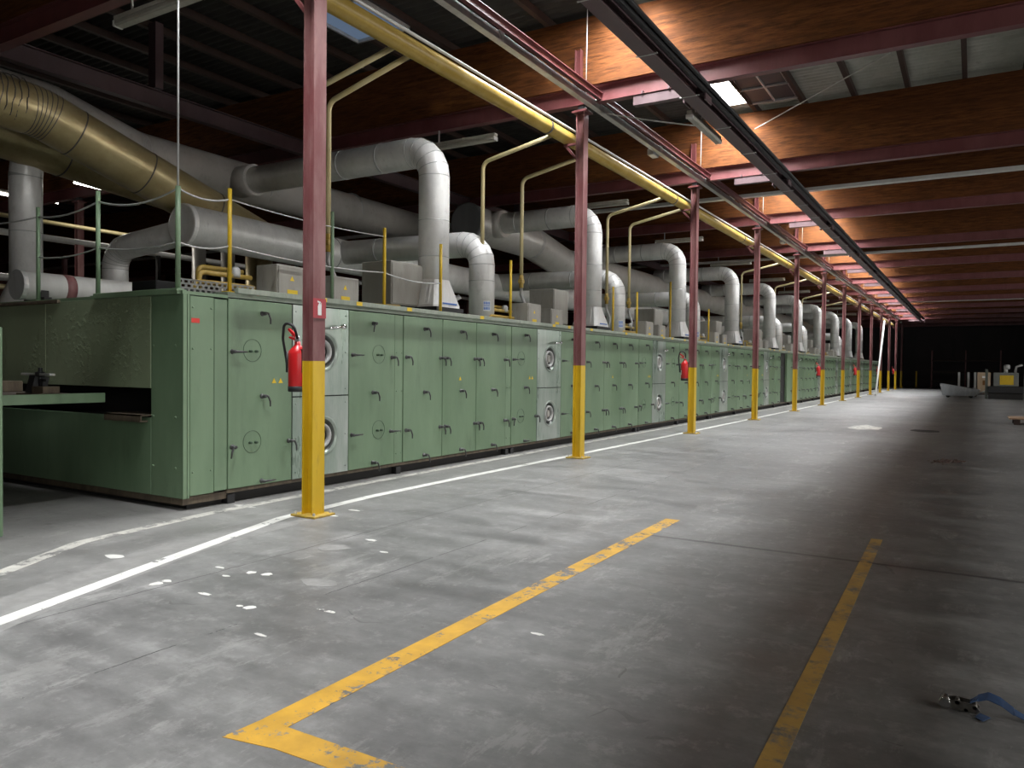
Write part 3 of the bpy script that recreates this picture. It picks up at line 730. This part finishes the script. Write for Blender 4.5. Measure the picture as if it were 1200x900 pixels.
# gas main and cable strip, branch drops
GX, GZ, GR = -6.16, 5.56, .115
t = thing('gas_main', 'thick yellow gas main along the columns', 'pipe', (GX, 0, GZ))
part('pipe', MB().tube([(0, -12, 0), (0, 76, 0)], GR, 20), GASY, t)
mb = BANDS()
for k in range(13): mb.ring((0, Y0+BAY*k-.7, 0), (0, 1, 0), GR, .05, .008, 20)
part('clamp', mb, BANDM, t)
mb = MB()
for k in range(13):
    y = Y0+BAY*k; mb.box(-.03, .23, y-.03, y+.03, -.16, -.125); mb.ext([(.2, -.16), (.23, -.16), (.23, -.4), (.2, -.4)], 1, y-.03, y+.03); mb.ext([(-.02, -.16), (.03, -.16), (.229, -.4), (.2, -.42)], 1, y-.02, y+.02)
part('bracket', mb, RED, t)
tag(put('conduit', MB().tube([(GX+.10, -12, GZ+.12), (GX+.10, 74, GZ+.12)], .022, 8).mesh('conduit', WHITE)), 'thin white conduit along the top of the yellow gas main', 'pipe')
BR = [(385, 190), (566, 205), (612, 220), (712, 262), (738, 275), (869, 335), (908, 350), (940, 350), (962, 350)]
for i, (px, py) in enumerate(BR):
    q = P(px, py, 0, -7.66)
    t = thing('gas_branch', 'thin yellow gas pipe dropping to the oven, %s from the nearest column' % ORD[i], 'pipe', (-7.66, q.y, 2.365), 'gas pipes dropping to the oven')
    zt = (5.24 if i else 5.16)-2.365
    part('pipe', MB().tube(bend([(0, 0, 1.0), (0, 0, zt), (1.47, 0, 5.54-2.365)], .16, 6), .036, 12), CREAMY, t)
    part('valve', MB().tube([(0, 0, .75), (0, 0, 1.0)], .045, 10).box(-.05, .05, -.05, .05, .84, .92, .01), GASY, t)
    part('hose', MB().tube(bend([(0, 0, .76), (0, 0, .62), (.06, .08, .4), (.02, .02, 0)], .12, 4), .03, 10), GALV, t)
q = P(400, 105, 0, -7.66)
t = thing('gas_branch', 'yellow gas pipe partly hidden by the nearest column', 'pipe', (-7.66, P(366, 150, 0, -7.66).y, 2.365), 'gas pipes dropping to the oven')
part('pipe', MB().tube(bend([(0, 0, .3), (0, 0, 5.22-2.365), (1.47, 0, 5.54-2.365)], .16, 6), .036, 12), CREAMY, t)

# guard posts with wires
PO = [(45, 352, 243, GREEN2, 'pale green guard post at the far left of the oven top', .03), (115, 345, 224, GREEN2, 'pale green guard post second from the left on the oven top', .032),
      (208.5, 343, 218, GREEN2, 'pale green guard post on the oven corner', .035), (269, 347, 221, YEL, 'yellow guard post left of the nearest column', .03),
      (450, 362, 267, YEL, 'yellow guard post in front of the plain grey cabinet', .03), (516, 368, 286, YEL, 'yellow guard post before the first tall duct', .03),
      (598, 376, 305, YEL, 'yellow guard post between short duct and control boxes', .03), (718, 392, 336, YEL, 'yellow guard post before the second short duct', .03),
      (746, 394, 342, YEL, 'yellow guard post right of the second short duct', .03), (785, 398, 330, YEL, 'yellow guard post left of the third tall duct', .03), (830, 404, 362, YEL, 'yellow guard post right of the third column', .03),
      (389, 356, 248, GREEN2, 'pale green guard post just right of the nearest column', .028)]
tops = []
for i, (px, pb, pt, m_, lb, r_) in enumerate(PO):
    x = -7.2 if i > 1 else (-8.9 if i == 1 else -10.0)
    if i < 2:
        b = P(px, pb, 1, 5.25); tp = P(px, pt, 1, 5.25)
    else:
        b = P(px, pb, 0, -7.2); tp = P(px, pt, 0, -7.2)
    t = thing('guard_post', lb, 'post', (b.x, b.y, 2.325 if b.y < MS else 2.365), 'posts along the oven edge')
    h = tp.z-t.location.z; r_ *= .8
    part('post', MB().tube([(0, 0, 0), (0, 0, h)], r_, 10), m_, t); part('foot_plate', MB().box(-.06, .06, -.06, .06, 0, .012), m_, t)
    tops.append(Vector((b.x, b.y, tp.z)))
def wire(a, b, sag, r, lb, m_=GALV, cat='wire', grp=None, name='wire'):
    a = Vector(a); b = Vector(b); pp = [a.lerp(b, i/10)-Vector((0, 0, sag*4*(i/10)*(1-i/10))) for i in range(11)]
    return solo(name, MB().tube(pp, r, 6), m_, lb, cat, grp)
dn = Vector((0, 0, -.12))
wire(tops[0]+dn, tops[1]+dn, .06, .011, 'upper wire between the two left green posts')
wire(tops[1]+dn, tops[2]+Vector((0, 0, -.02)), .1, .011, 'upper wire from green post to the corner post')
wire(tops[2]+Vector((0, 0, -.02)), tops[3]+dn, .06, .011, 'upper wire from the corner post to the yellow post')
wire(tops[3]+dn, tops[4]+dn, .04, .008, 'upper wire passing behind the nearest column')
wire(tops[0]+Vector((-2.5, -.3, .05)), tops[0]+dn, .1, .011, 'upper wire running off at the left edge')
for a, b, lb in ((0, 1, 'lower wire between the two left green posts'), (1, 2, 'lower wire from green post to the corner post'), (2, 3, 'lower wire from the corner post to the yellow post'), (3, 4, 'lower wire passing behind the nearest column'), (4, 5, 'low wire between two yellow posts before the tall duct')):
    A = tops[a].copy(); B = tops[b].copy(); A.z = 2.365+(A.z-2.365)*.45; B.z = 2.365+(B.z-2.365)*.45
    wire(A, B, .05, .009, lb)
q = P(213, 130, 0, -7.2)
solo('hanger_rod', MB().tube([(-7.2, tops[2].y, tops[2].z), (-7.2, tops[2].y, 6.6)], .011, 8), GALV, 'thin steel rod rising from the corner post to the roof', 'rod')

# ================================================================== UNDER-ROOF RAILS
TX = -5.62
t = thing('busbar_trunking', 'pale grey busbar trunking hung along the column heads', 'trunking', (TX, 0, 6.02))
mb = MB().box(-.045, .045, -12, 74, -.04, .07, .006).box(-.052, .052, -12, 74, -.055, -.04); part('body', mb, GALV, t)
mb = [MB().box(-.058, .058, Y0+3.1*k, Y0+3.1*k+.12, -.05, .085, .006) for k in range(-1, 22)]
part('joint_cover', mb, WHITE, t)
for k in range(0, 12, 2):
    part('tap_box', MB().box(-.2, -.06, Y0+BAY*k+BAY*1.5-.15, Y0+BAY*k+BAY*1.5+.15, -.1, .03, .01), WHITE, t)
solo('longitudinal_beam', MB().ibeam(1, -12, 74, -5.50, 6.14, .07, .13), RED, 'slim red steel beam running beside the grey trunking', 'beam')
for k in range(-1, 10):
    y = Y0+BAY*k-.35
    solo('hanging_cord', MB().tube([(TX, y, 6.09), (TX+.01, y, 7.62)], .008, 6), CORD, 'white hanging cord before girder at the %s column' % (ORD[k] if k >= 0 else 'unseen near'), 'cord', 'cords holding the trunking')
# dark crane rail
RX = -3.83
t = thing('crane_rail', 'dark steel crane rail hung below the skylights', 'rail', (RX, 0, 5.88))
part('beam', MB().ibeam(1, -12, 72, -.01, 0, .22, .28, .018, .012), PURPLE, t)
mb = MB()
for k in range(0, 46): mb.box(-.15, .15, -10+1.8*k, -10+1.8*k+.02, -.145, -.13)
part('clip', mb, GALV, t)
mb = MB().box(.125, .2, -12, 72, -.02, .09, .01); mb.tube([(.24, -12, .04), (.24, 72, .04)], .03, 10); part('cable_duct', mb, DARK, t, label='black cable duct on the rail')
for k in range(-1, 12):
    y = Y0+BAY*k
    b = solo('hanger_channel', MB().box(-4.9, -3.68, y-.05, y+.05, 6.03, 6.045).box(-4.9, -3.68, y-.06, y-.045, 5.9, 6.03).box(-4.9, -3.68, y-.06, y+.06, 5.885, 5.9).box(-4.75, -4.72, y-.1, y+.1, 6.045, 6.09).box(-4.3, -4.27, y-.1, y+.1, 6.045, 6.09).box(-4.02, -4.0, y-.16, y+.16, 5.75, 5.885).box(-3.68, -3.66, y-.16, y+.16, 5.75, 5.9), PURPLE,
             'short purple channel under the girder at the %s column' % (ORD[k] if k >= 0 else 'unseen near'), 'bracket', 'channels carrying the crane rail')
# fluorescent fittings, unlit
def lamp(x0, x1, y, z, lb, grp, ax=0, top=6.05):
    t = thing('fluorescent_light', lb, 'lamp', (x0, y, z), grp); L = x1-x0
    f = lambda a0, a1, b0, b1, z0, z1, bv=0.: MB().box(a0, a1, b0, b1, z0, z1, bv) if ax == 0 else MB().box(b0, b1, a0, a1, z0, z1, bv)
    part('housing', f(0, L, -.05, .05, .04, .1, .008), TUBEOFF, t)
    part('diffuser', f(.03, L-.03, -.065, .065, -.035, .04, .02), TUBEOFF, t)
    part('end_cap', f(0, .03, -.066, .066, -.036, .041, .01), WHITE, t); part('end_cap', f(L-.03, L, -.066, .066, -.036, .041, .01), WHITE, t)
    part('hanger', f(.3, .32, -.01, .01, .1, top-z), GALV, t)
    return t
for k in range(0, 10):
    y = Y0+BAY*k-.07
    lamp(-9.15, -7.55, y, 5.72, 'unlit fluorescent light under the girder behind the %s column' % ORD[k], 'unlit lights under the girders')
t = lamp(16.2, 17.9, -4.22, 5.7, 'pale fluorescent light along the crane rail beyond the second column', None, 1, 7.62); t.location = (-4.12, 12.5, 5.74)
# lit tubes in the left hall
def lit(a, b, lb):
    a = Vector(a); b = Vector(b); d = (b-a); t = thing('fluorescent_light', lb, 'lamp', a, 'lit lights in the left hall')
    part('tube', MB().tube([(0, 0, 0), d], .035, 10), TUBEON, t)
    s_ = Vector((0, 0, .075)); part('housing', MB().tube([s_, d+s_], .05, 8), TUBEOFF, t)
    part('hanger', MB().tube([d*.5+s_, Vector((d.x*.5, d.y*.5, 7.66-a.z))], .008, 6), GALV, t)
    l = area('tube_light', (a+b)/2+Vector((0, 0, -.08)), .12, d.length, TUBE_W, (1, .95, .85))
    l.rotation_euler = (0, 0, math.atan2(-d.x, d.y))
lit((-18, 10.2, 5.75), (-18, 12.1, 5.70), 'long lit fluorescent tube glowing under the yellowed ducts')
lit((-22, 8.9, 5.98), (-22, 10.75, 5.98), 'lit fluorescent tube at the left edge behind the riser')
lit((-24, 12.65, 6.42), (-24, 13.1, 6.42), 'small far lit tube just right of the tall left riser')
for i, (x, z, r_, m_) in enumerate(((-16.5, 3.05, .05, CREAMY), (-17.5, 4.3, .06, WHITE), (-19, 4.9, .05, CREAMY), (-20, 3.6, .09, GALV), (-23.5, 5.2, .07, WHITE), (-26, 3.4, .08, GALV))):
    t = thing('service_pipe', 'pale service pipe in the left hall, %s counting up from the oven side' % ORD[i], 'pipe', (x, 4, z), 'service pipes in the left hall')
    part('pipe', MB().tube([(0, 0, 0), (0, 22, 0)], r_, 10), m_, t)
    for k in range(4): part('stand', MB().box(-.04, .04, 2+6*k-.04, 2+6*k+.04, -z, -r_+.01), VOID, t)
for i, (x, y, h) in enumerate(((-17.2, 9.2, 2.9), (-18.8, 12.6, 2.7), (-21.8, 15., 3.1))):
    t = thing('switch_cabinet', 'dull grey cabinet in the left hall, %s from the oven' % ORD[i], 'cabinet', (x, y, 0), 'cabinets in the left hall')
    part('body', MB().box(-.6, .6, 0, 1.2, 0, h, .02), BOXG, t); part('door', MB().box(-.55, .55, -.03, 0, .15, h-.1, .01), BOXG, t); part('handle', MB().box(.4, .44, -.06, -.03, 1.1, 1.3), DARK, t)
# hatch beside the skylight beyond the second column
for k in (1,):
    yg = Y0+BAY*k
    t = thing('roof_hatch', 'grey wired glass roof panel beside the bright skylight', 'window', (SKX1, yg+SKD0+.05, 7.5))
    mb = MB()
    for x in (0, .5, .98): mb.box(x, x+.03, 0, 1.92, 0, .04)
    for y in (0, .94, 1.89): mb.box(0, 1.01, y, y+.03, -.002, .038)
    part('frame', mb, GALV, t); part('glass', MB().box(0.01, 1.0, .01, 1.91, .04, .05), WIREDGLASS, t)
q = P(420, 28, 2, 7.5)
t = thing('roof_hatch', 'dull blue roof window seen past the yellow gas main', 'window', (-9.75, 9.4, 7.42))
mb = MB()
for x in (0, .6, 1.16): mb.box(x, x+.04, 0, 1.3, 0, .06)
for y in (0, 1.26): mb.box(0, 1.2, y, y+.04, 0, .06)
part('frame', mb, GALV, t); part('glass', MB().box(.02, 1.18, .02, 1.28, .055, .065), DIMPANE, t)
# roof tie wires
wire(P(885, 151, 1, 17.9), P(1043, 62, 1, 13.6), .0, .012, 'pale tie wire slanting up beside the roof window', CORD)
wire((-5.6, 12.2, 5.95), (-4.2, 13.9, 5.95), .02, .012, 'pale wire from the second column to the crane rail', CORD)

# ================================================================== FIRE EXTINGUISHERS AND SIGN
def extinguisher(i, lb):
    y = Y0+BAY*i
    t = thing('fire_extinguisher', lb, 'fire extinguisher', (CX-.17, y-.06, 1.28), 'extinguishers hung on the columns')
    part('cylinder', MB().lathe([(0, .04), (.09, .04), (.095, .06), (.095, .39), (.09, .42), (.045, .47), (.03, .49), (.03, .52), (0, .52)], (0, 0, 0), (0, 0, 1), 24), FIRE, t)
    part('base_ring', MB().lathe([(0, 0), (.09, 0), (.097, .01), (.097, .055), (.09, .06)], (0, 0, 0), (0, 0, 1), 24), BLACKR, t)
    q = MB()
    for k in range(5):
        g0 = -2.75+k*.12; g1 = g0+.12; r = .0957
        q.add([(r*math.cos(g0), r*math.sin(g0), .14), (r*math.cos(g1), r*math.sin(g1), .14), (r*math.cos(g1), r*math.sin(g1), .25), (r*math.cos(g0), r*math.sin(g0), .25)], [(0, 1, 2, 3)])
    part('label', q, PAPER, t, label='white printed label')
    part('valve', MB().lathe([(.028, .5), (.028, .56), (.018, .58), (0, .58)], (0, 0, 0), (0, 0, 1), 14), GALV, t)
    mb = MB().ext([(-.03, .555), (.02, .56), (-.12, .66), (-.135, .645)], 1, -.012, .012); mb.ext([(-.03, .53), (.02, .545), (-.11, .575), (-.12, .56)], 1, -.012, .012)
    part('lever', mb, FIRE, t)
    part('hose', MB().tube(bend([(.02, -.02, .55), (.03, -.08, .68), (-.09, -.1, .72), (-.14, -.07, .55), (-.125, -.03, .3)], .09, 5), .014, 8), BLACKR, t)
    part('nozzle', MB().tube([(-.125, -.03, .42), (-.115, -.02, .2)], [.017, .024], 10), BLACKR, t)
    part('bracket', MB().box(.06, .0945, -.03, .03, .2, .44), DARK, t)
for i, lb in ((0, 'red fire extinguisher on the nearest column'), (2, 'red fire extinguisher on the third column'), (5, 'red fire extinguisher on the sixth column'), (7, 'red fire extinguisher on the eighth column'), (9, 'red fire extinguisher on the tenth column'), (11, 'red fire extinguisher on the twelfth column')):
    extinguisher(i, lb)
t = thing('safety_sign', 'small red extinguisher sign on the nearest column', 'sign', (CX+CD/2+.002, Y0, 2.14))
part('plate', MB().box(0, .004, -.09, .09, -.1, .1), SIGNR, t)
g = MB().ext([(-.025, -.07), (.025, -.07), (.025, .02), (.015, .045), (-.015, .045), (-.025, .02)], 0, .004, .0055)
g.box(.004, .0055, -.008, .008, .045, .06); g.ext([(-.03, .06), (.012, .055), (.012, .068), (-.03, .078)], 0, .004, .0055); g.box(.004, .0055, .02, .026, .01, .06)
part('pictogram', g, PAPER, t, label='white extinguisher pictogram')

# ================================================================== FLOOR MARKINGS
outer = [(-4.55, 1.1), (-4.98, 2.37), (-5.49, 3.88), (-6.01, 5.5), (-6.14, 7), (-6.15, 9), (-6.12, 12), (-6.05, 18), (-6.05, 76)]
solo('floor_line', strip(bend([(x, y, 0) for x, y in outer], 3, 4), .125, .002), LINEW, 'outer white painted line passing the column feet', 'floor marking')
inner = [(-5.4, 1.7), (-6.13, 2.93), (-6.62, 3.8), (-6.82, 5.3), (-6.9, 8), (-6.95, 14), (-6.98, 74)]
solo('floor_line', strip(bend([(x, y, 0) for x, y in inner], 3, 4), .13, .002), LINEW2, 'inner faded white line close along the oven', 'floor marking')
solo('floor_patch', strip([(-4.75, 1.6), (-5.2, 2.6), (-5.75, 4.2), (-5.9, 5.4)], .5, .0012), PATCH, 'pale strip of repaired concrete beside the outer white line', 'floor patch')
mb = strip([(-2.572, 2.325), (-2.61, 4.9), (-2.64, 7.68)], .15, .0022)
mb.prism([(-2.66, 2.12), (-2.645, 2.325), (-1.3, 2.33), (-1.3, 2.19), (-2.4, 2.165)], 0, .0022)
solo('floor_line', mb, LINEY, 'bright yellow corner line painted on the floor', 'floor marking')
solo('floor_line', strip([(-.648, 2.7), (-.66, 3.08), (-.74, 7.84)], .095, .0022), LINEY2, 'faded yellow line at the right of the floor', 'floor marking')
mb = MB(); rr = random.Random(11)
def blob(px, py, sx, sy):
    q = P(px, py, 2, 0); k = 11
    mb.prism([(q.x+sx*math.cos(2*math.pi*i/k)*rr.uniform(.65, 1.1), q.y+sy*math.sin(2*math.pi*i/k)*rr.uniform(.65, 1.1)) for i in range(k)], 0, .0015)
for px, py, sx, sy in ((183, 684, .05, .05), (196, 681, .05, .03), (294, 671, .04, .04), (313, 673, .05, .04), (258, 665, .06, .02), (292, 712, .05, .04), (281, 710, .03, .02), (240, 696, .07, .02), (265, 675, .04, .02), (383, 716, .08, .02), (305, 744, .06, .015), (435, 633, .07, .03), (630, 743, .05, .02), (450, 647, .05, .02), (388, 604, .1, .03), (415, 598, .08, .03), (134, 652, .1, .06), (285, 593, .2, .05)):
    blob(px, py, sx, sy)
o = put('paint_fleck', mb.mesh('paint_fleck', LINEW)); tag(o, 'scattered white paint flecks on the grey floor', 'paint fleck'); o['kind'] = 'stuff'
mb = MB(); blob(376, 683, .17, .1)
solo('floor_patch', mb, PATCH, 'pale oval filler patch on the floor near the column', 'floor patch')
mb = MB(); blob(392, 642, .15, .14)
solo('floor_patch', mb, PATCH, 'ragged pale filler patch just below the nearest column foot', 'floor patch')
mb = MB(); blob(1013, 501, .5, 1.1)
solo('floor_patch', mb, LINEW2, 'round pale patch far down the aisle', 'floor patch')
mb = MB(); blob(1085, 505, .4, .55)
solo('oil_stain', mb, mat('old_oil', (.012, .011, .011), .75), 'round black oil stain far down the aisle', 'stain')
mb = MB()
for i in range(70):
    q = P(1110+rr.gauss(0, 9), 541+rr.gauss(0, 1.1), 2, 0); s_ = rr.uniform(.01, .035)
    a = rr.uniform(0, 6); mb.prism([(q.x+s_*math.cos(a+k*1.7), q.y+s_*math.sin(a+k*1.7)*1.5) for k in range(4)], 0, rr.uniform(.006, .02))
o = put('dry_debris', mb.mesh('dry_debris', worn('dry_brown_scraps', (.09, .055, .045), (.14, .08, .07), .8, sc=20))); tag(o, 'small scatter of brown scraps on the floor', 'debris'); o['kind'] = 'stuff'

# ================================================================== LOOSE THINGS
t = thing('storage_rack', 'dim empty steel rack standing in the dark at the far end', 'rack', (-3.5, 84, 0))
for x in (0, 2.8, 5.6):
    for y in (0, 1.0): part('upright', MB().box(x-.05, x+.05, y-.05, y+.05, 0, 3.6), RED, t)
for z in (.6, 1.5, 2.6): part('shelf', MB().box(0, 5.6, -.05, 1.05, z, z+.1), PURL, t)
q = P(1113, 829, 2, 0)
t = thing('ratchet_strap', 'ratchet buckle with blue strap lying on the floor', 'strap', (q.x, q.y, 0))
mb = MB().tube([(-.02, -.035, .025), (-.02, .035, .025)], .024, 14); part('spool', mb, CHROME, t)
mb = MB()
for y in (-.03, .026): mb.ext([(-.03, .008), (.1, .004), (.12, .02), (.1, .045), (.02, .05), (-.03, .04)], 1, y, y+.004)
mb.tube([(.03, -.03, .04), (.03, .03, .04)], .01, 8); mb.tube([(.1, -.03, .03), (.1, .03, .03)], .009, 8); mb.tube([(.065, -.03, .012), (.065, .03, .012)], .009, 8)
part('buckle', mb, worn('dark_zinc', (.2, .19, .17), (.3, .29, .26), .3, .9, sc=20), t)
pp = [(.08, 0, .045), (.11, .02, .06), (.15, .03, .075), (.2, .03, .06), (.25, .02, .03), (.3, .01, .012), (.42, .0, .008), (.6, -.02, .004), (.9, .0, .004)]
pp = bend(pp, .1, 3); a = []; b = []
for i, p in enumerate(pp):
    tw = .6*math.sin(min(i/len(pp), .6)*5); a.append((p[0], p[1]-.022*math.cos(tw), max(.003, p[2]-.022*math.sin(tw)))); b.append((p[0], p[1]+.022*math.cos(tw), max(.003, p[2]+.022*math.sin(tw))))
mb = MB(); k = len(pp)
mb.add(a+b+[(x, y, z+.003) for x, y, z in a]+[(x, y, z+.003) for x, y, z in b], [(i, k+i, k+i+1, i+1) for i in range(k-1)]+[(2*k+i, 2*k+i+1, 3*k+i+1, 3*k+i) for i in range(k-1)]+[(i, i+1, 2*k+i+1, 2*k+i) for i in range(k-1)]+[(k+i, 3*k+i, 3*k+i+1, k+i+1) for i in range(k-1)])
mb.prism([(.1, -.07), (.13, -.1), (.16, -.04), (.12, -.01)], .004, .007)
part('webbing', mb, BLUEW, t, label='blue webbing strap')
# leaning pole
a = Vector((CX+.2, Y0+BAY*9-.1, 5.2)); b = Vector((CX+.45, Y0+BAY*8-1.2, .03))
solo('leaning_pole', MB().tube([b, a], .06, 10), WHITE, 'long white pole leaning across the far columns', 'pole')
# silver trolley, tan cabinet, machine at the far right
q = P(1131, 466, 2, 0)
t = thing('scrap_trolley', 'low silver scoop trolley near the far wall', 'trolley', (q.x, q.y, 0))
mb = MB().add([(-1.2, -.5, .12), (.5, -.5, .12), (.5, .5, .12), (-1.0, .5, .12), (-1.35, -.6, .85), (.8, -.6, .5), (.8, .6, .5), (-1.3, .6, .85)],
              [(0, 3, 2, 1), (0, 1, 5, 4), (1, 2, 6, 5), (2, 3, 7, 6), (3, 0, 4, 7)])
mb.add([(.5, -.4, .25), (1.25, -.5, .55), (1.25, .5, .55), (.5, .4, .25), (.6, -.4, .2), (1.3, -.5, .45), (1.3, .5, .45), (.6, .4, .2)], [(0, 1, 2, 3), (7, 6, 5, 4), (0, 4, 5, 1), (1, 5, 6, 2), (2, 6, 7, 3), (3, 7, 4, 0)])
part('tub', mb, worn('bright_sheet_metal', (.6, .62, .65), (.5, .52, .55), .35, .5, sc=8), t)
part('load', MB().box(-.9, .4, -.4, .4, .15, .62, .05), VOID, t)
for x in (-.35, .15, .5): part('upright', MB().box(x-.06, x+.06, .35, .45, .1, 1.55), GALV, t)
for x in (-.9, .3):
    for y in (-.4, .4): part('wheel', MB().lathe([(0, -.03), (.1, -.03), (.12, -.02), (.12, .02), (.1, .03), (0, .03)], (x, y, .12), (0, 1, 0), 16), BLACKR, t)
q = P(1152.5, 465, 2, 0)
t = thing('electric_cabinet', 'tan electrical cabinet near the far machine', 'cabinet', (q.x, q.y, 0))
part('body', MB().box(-.36, .36, -.3, .3, .22, 1.55, .02), TAN, t); part('door', MB().box(-.33, .33, -.32, -.3, .26, 1.5, .01), TAN, t)
part('label', MB().box(-.1, .1, -.325, -.32, 1.2, 1.32), PAPER, t); part('window', MB().box(-.07, .07, -.325, -.32, .75, 1.05), mat('amber_window', (.2, .09, .02), .3), t)
part('pallet', MB().box(-.5, .5, -.4, .4, .14, .2).box(-.5, -.38, -.4, .4, 0, .14).box(.38, .5, -.4, .4, 0, .14), PURL, t)
q = P(1178, 468, 2, 0)
t = thing('press_machine', 'dark machine with a yellow panel at the far right', 'machine', (q.x, q.y, 0))
for x in (-.95, .95, 1.3): part('upright', MB().box(x-.07, x+.07, -.1, .1, 0, 1.75 if x < 1.2 else 2.1), worn('grey_green_machine', (.1, .115, .1), (.14, .15, .13), .5), t)
part('bed', MB().box(-.88, .88, -.35, .5, .35, .75, .03), DARK, t)
part('head', MB().box(-.6, .62, -.25, .4, .75, 1.55, .03), worn('grey_machine', (.16, .17, .16), (.2, .21, .2), .5), t)
part('yellow_panel', MB().box(-.3, .38, -.28, -.25, .85, 1.4, .01), YEL, t, label='square yellow panel')
mb = MB().tube([(.0, 0, 1.55), (.0, 0, 1.8)], .1, 14); mb.lathe([(.1, 0), (.16, .05), (.16, .2), (.1, .27), (0, .27)], (.05, 0, 1.75), (0, 0, 1), 16); mb.tube([(.45, 0, 1.5), (.5, 0, 1.9), (.8, 0, 2.0)], .06, 10)
part('motor', mb, GALV, t); part('foot', MB().box(-.85, .85, -.3, .3, 0, .35), VOID, t)
q = P(1191, 497, 2, 0)
t = thing('pallet', 'brown board on blocks at the right edge of the aisle', 'pallet', (q.x+.1, q.y, 0))
part('board', MB().box(-.3, 1.2, -.5, .8, .16, .2, .004), worn('tan_board', (.32, .2, .12), (.38, .25, .16), .7, sc=6), t)
for x in (-.1, .9):
    for y in (-.35, .6): part('block', MB().box(x-.08, x+.08, y-.1, y+.1, 0, .16), PURL, t)
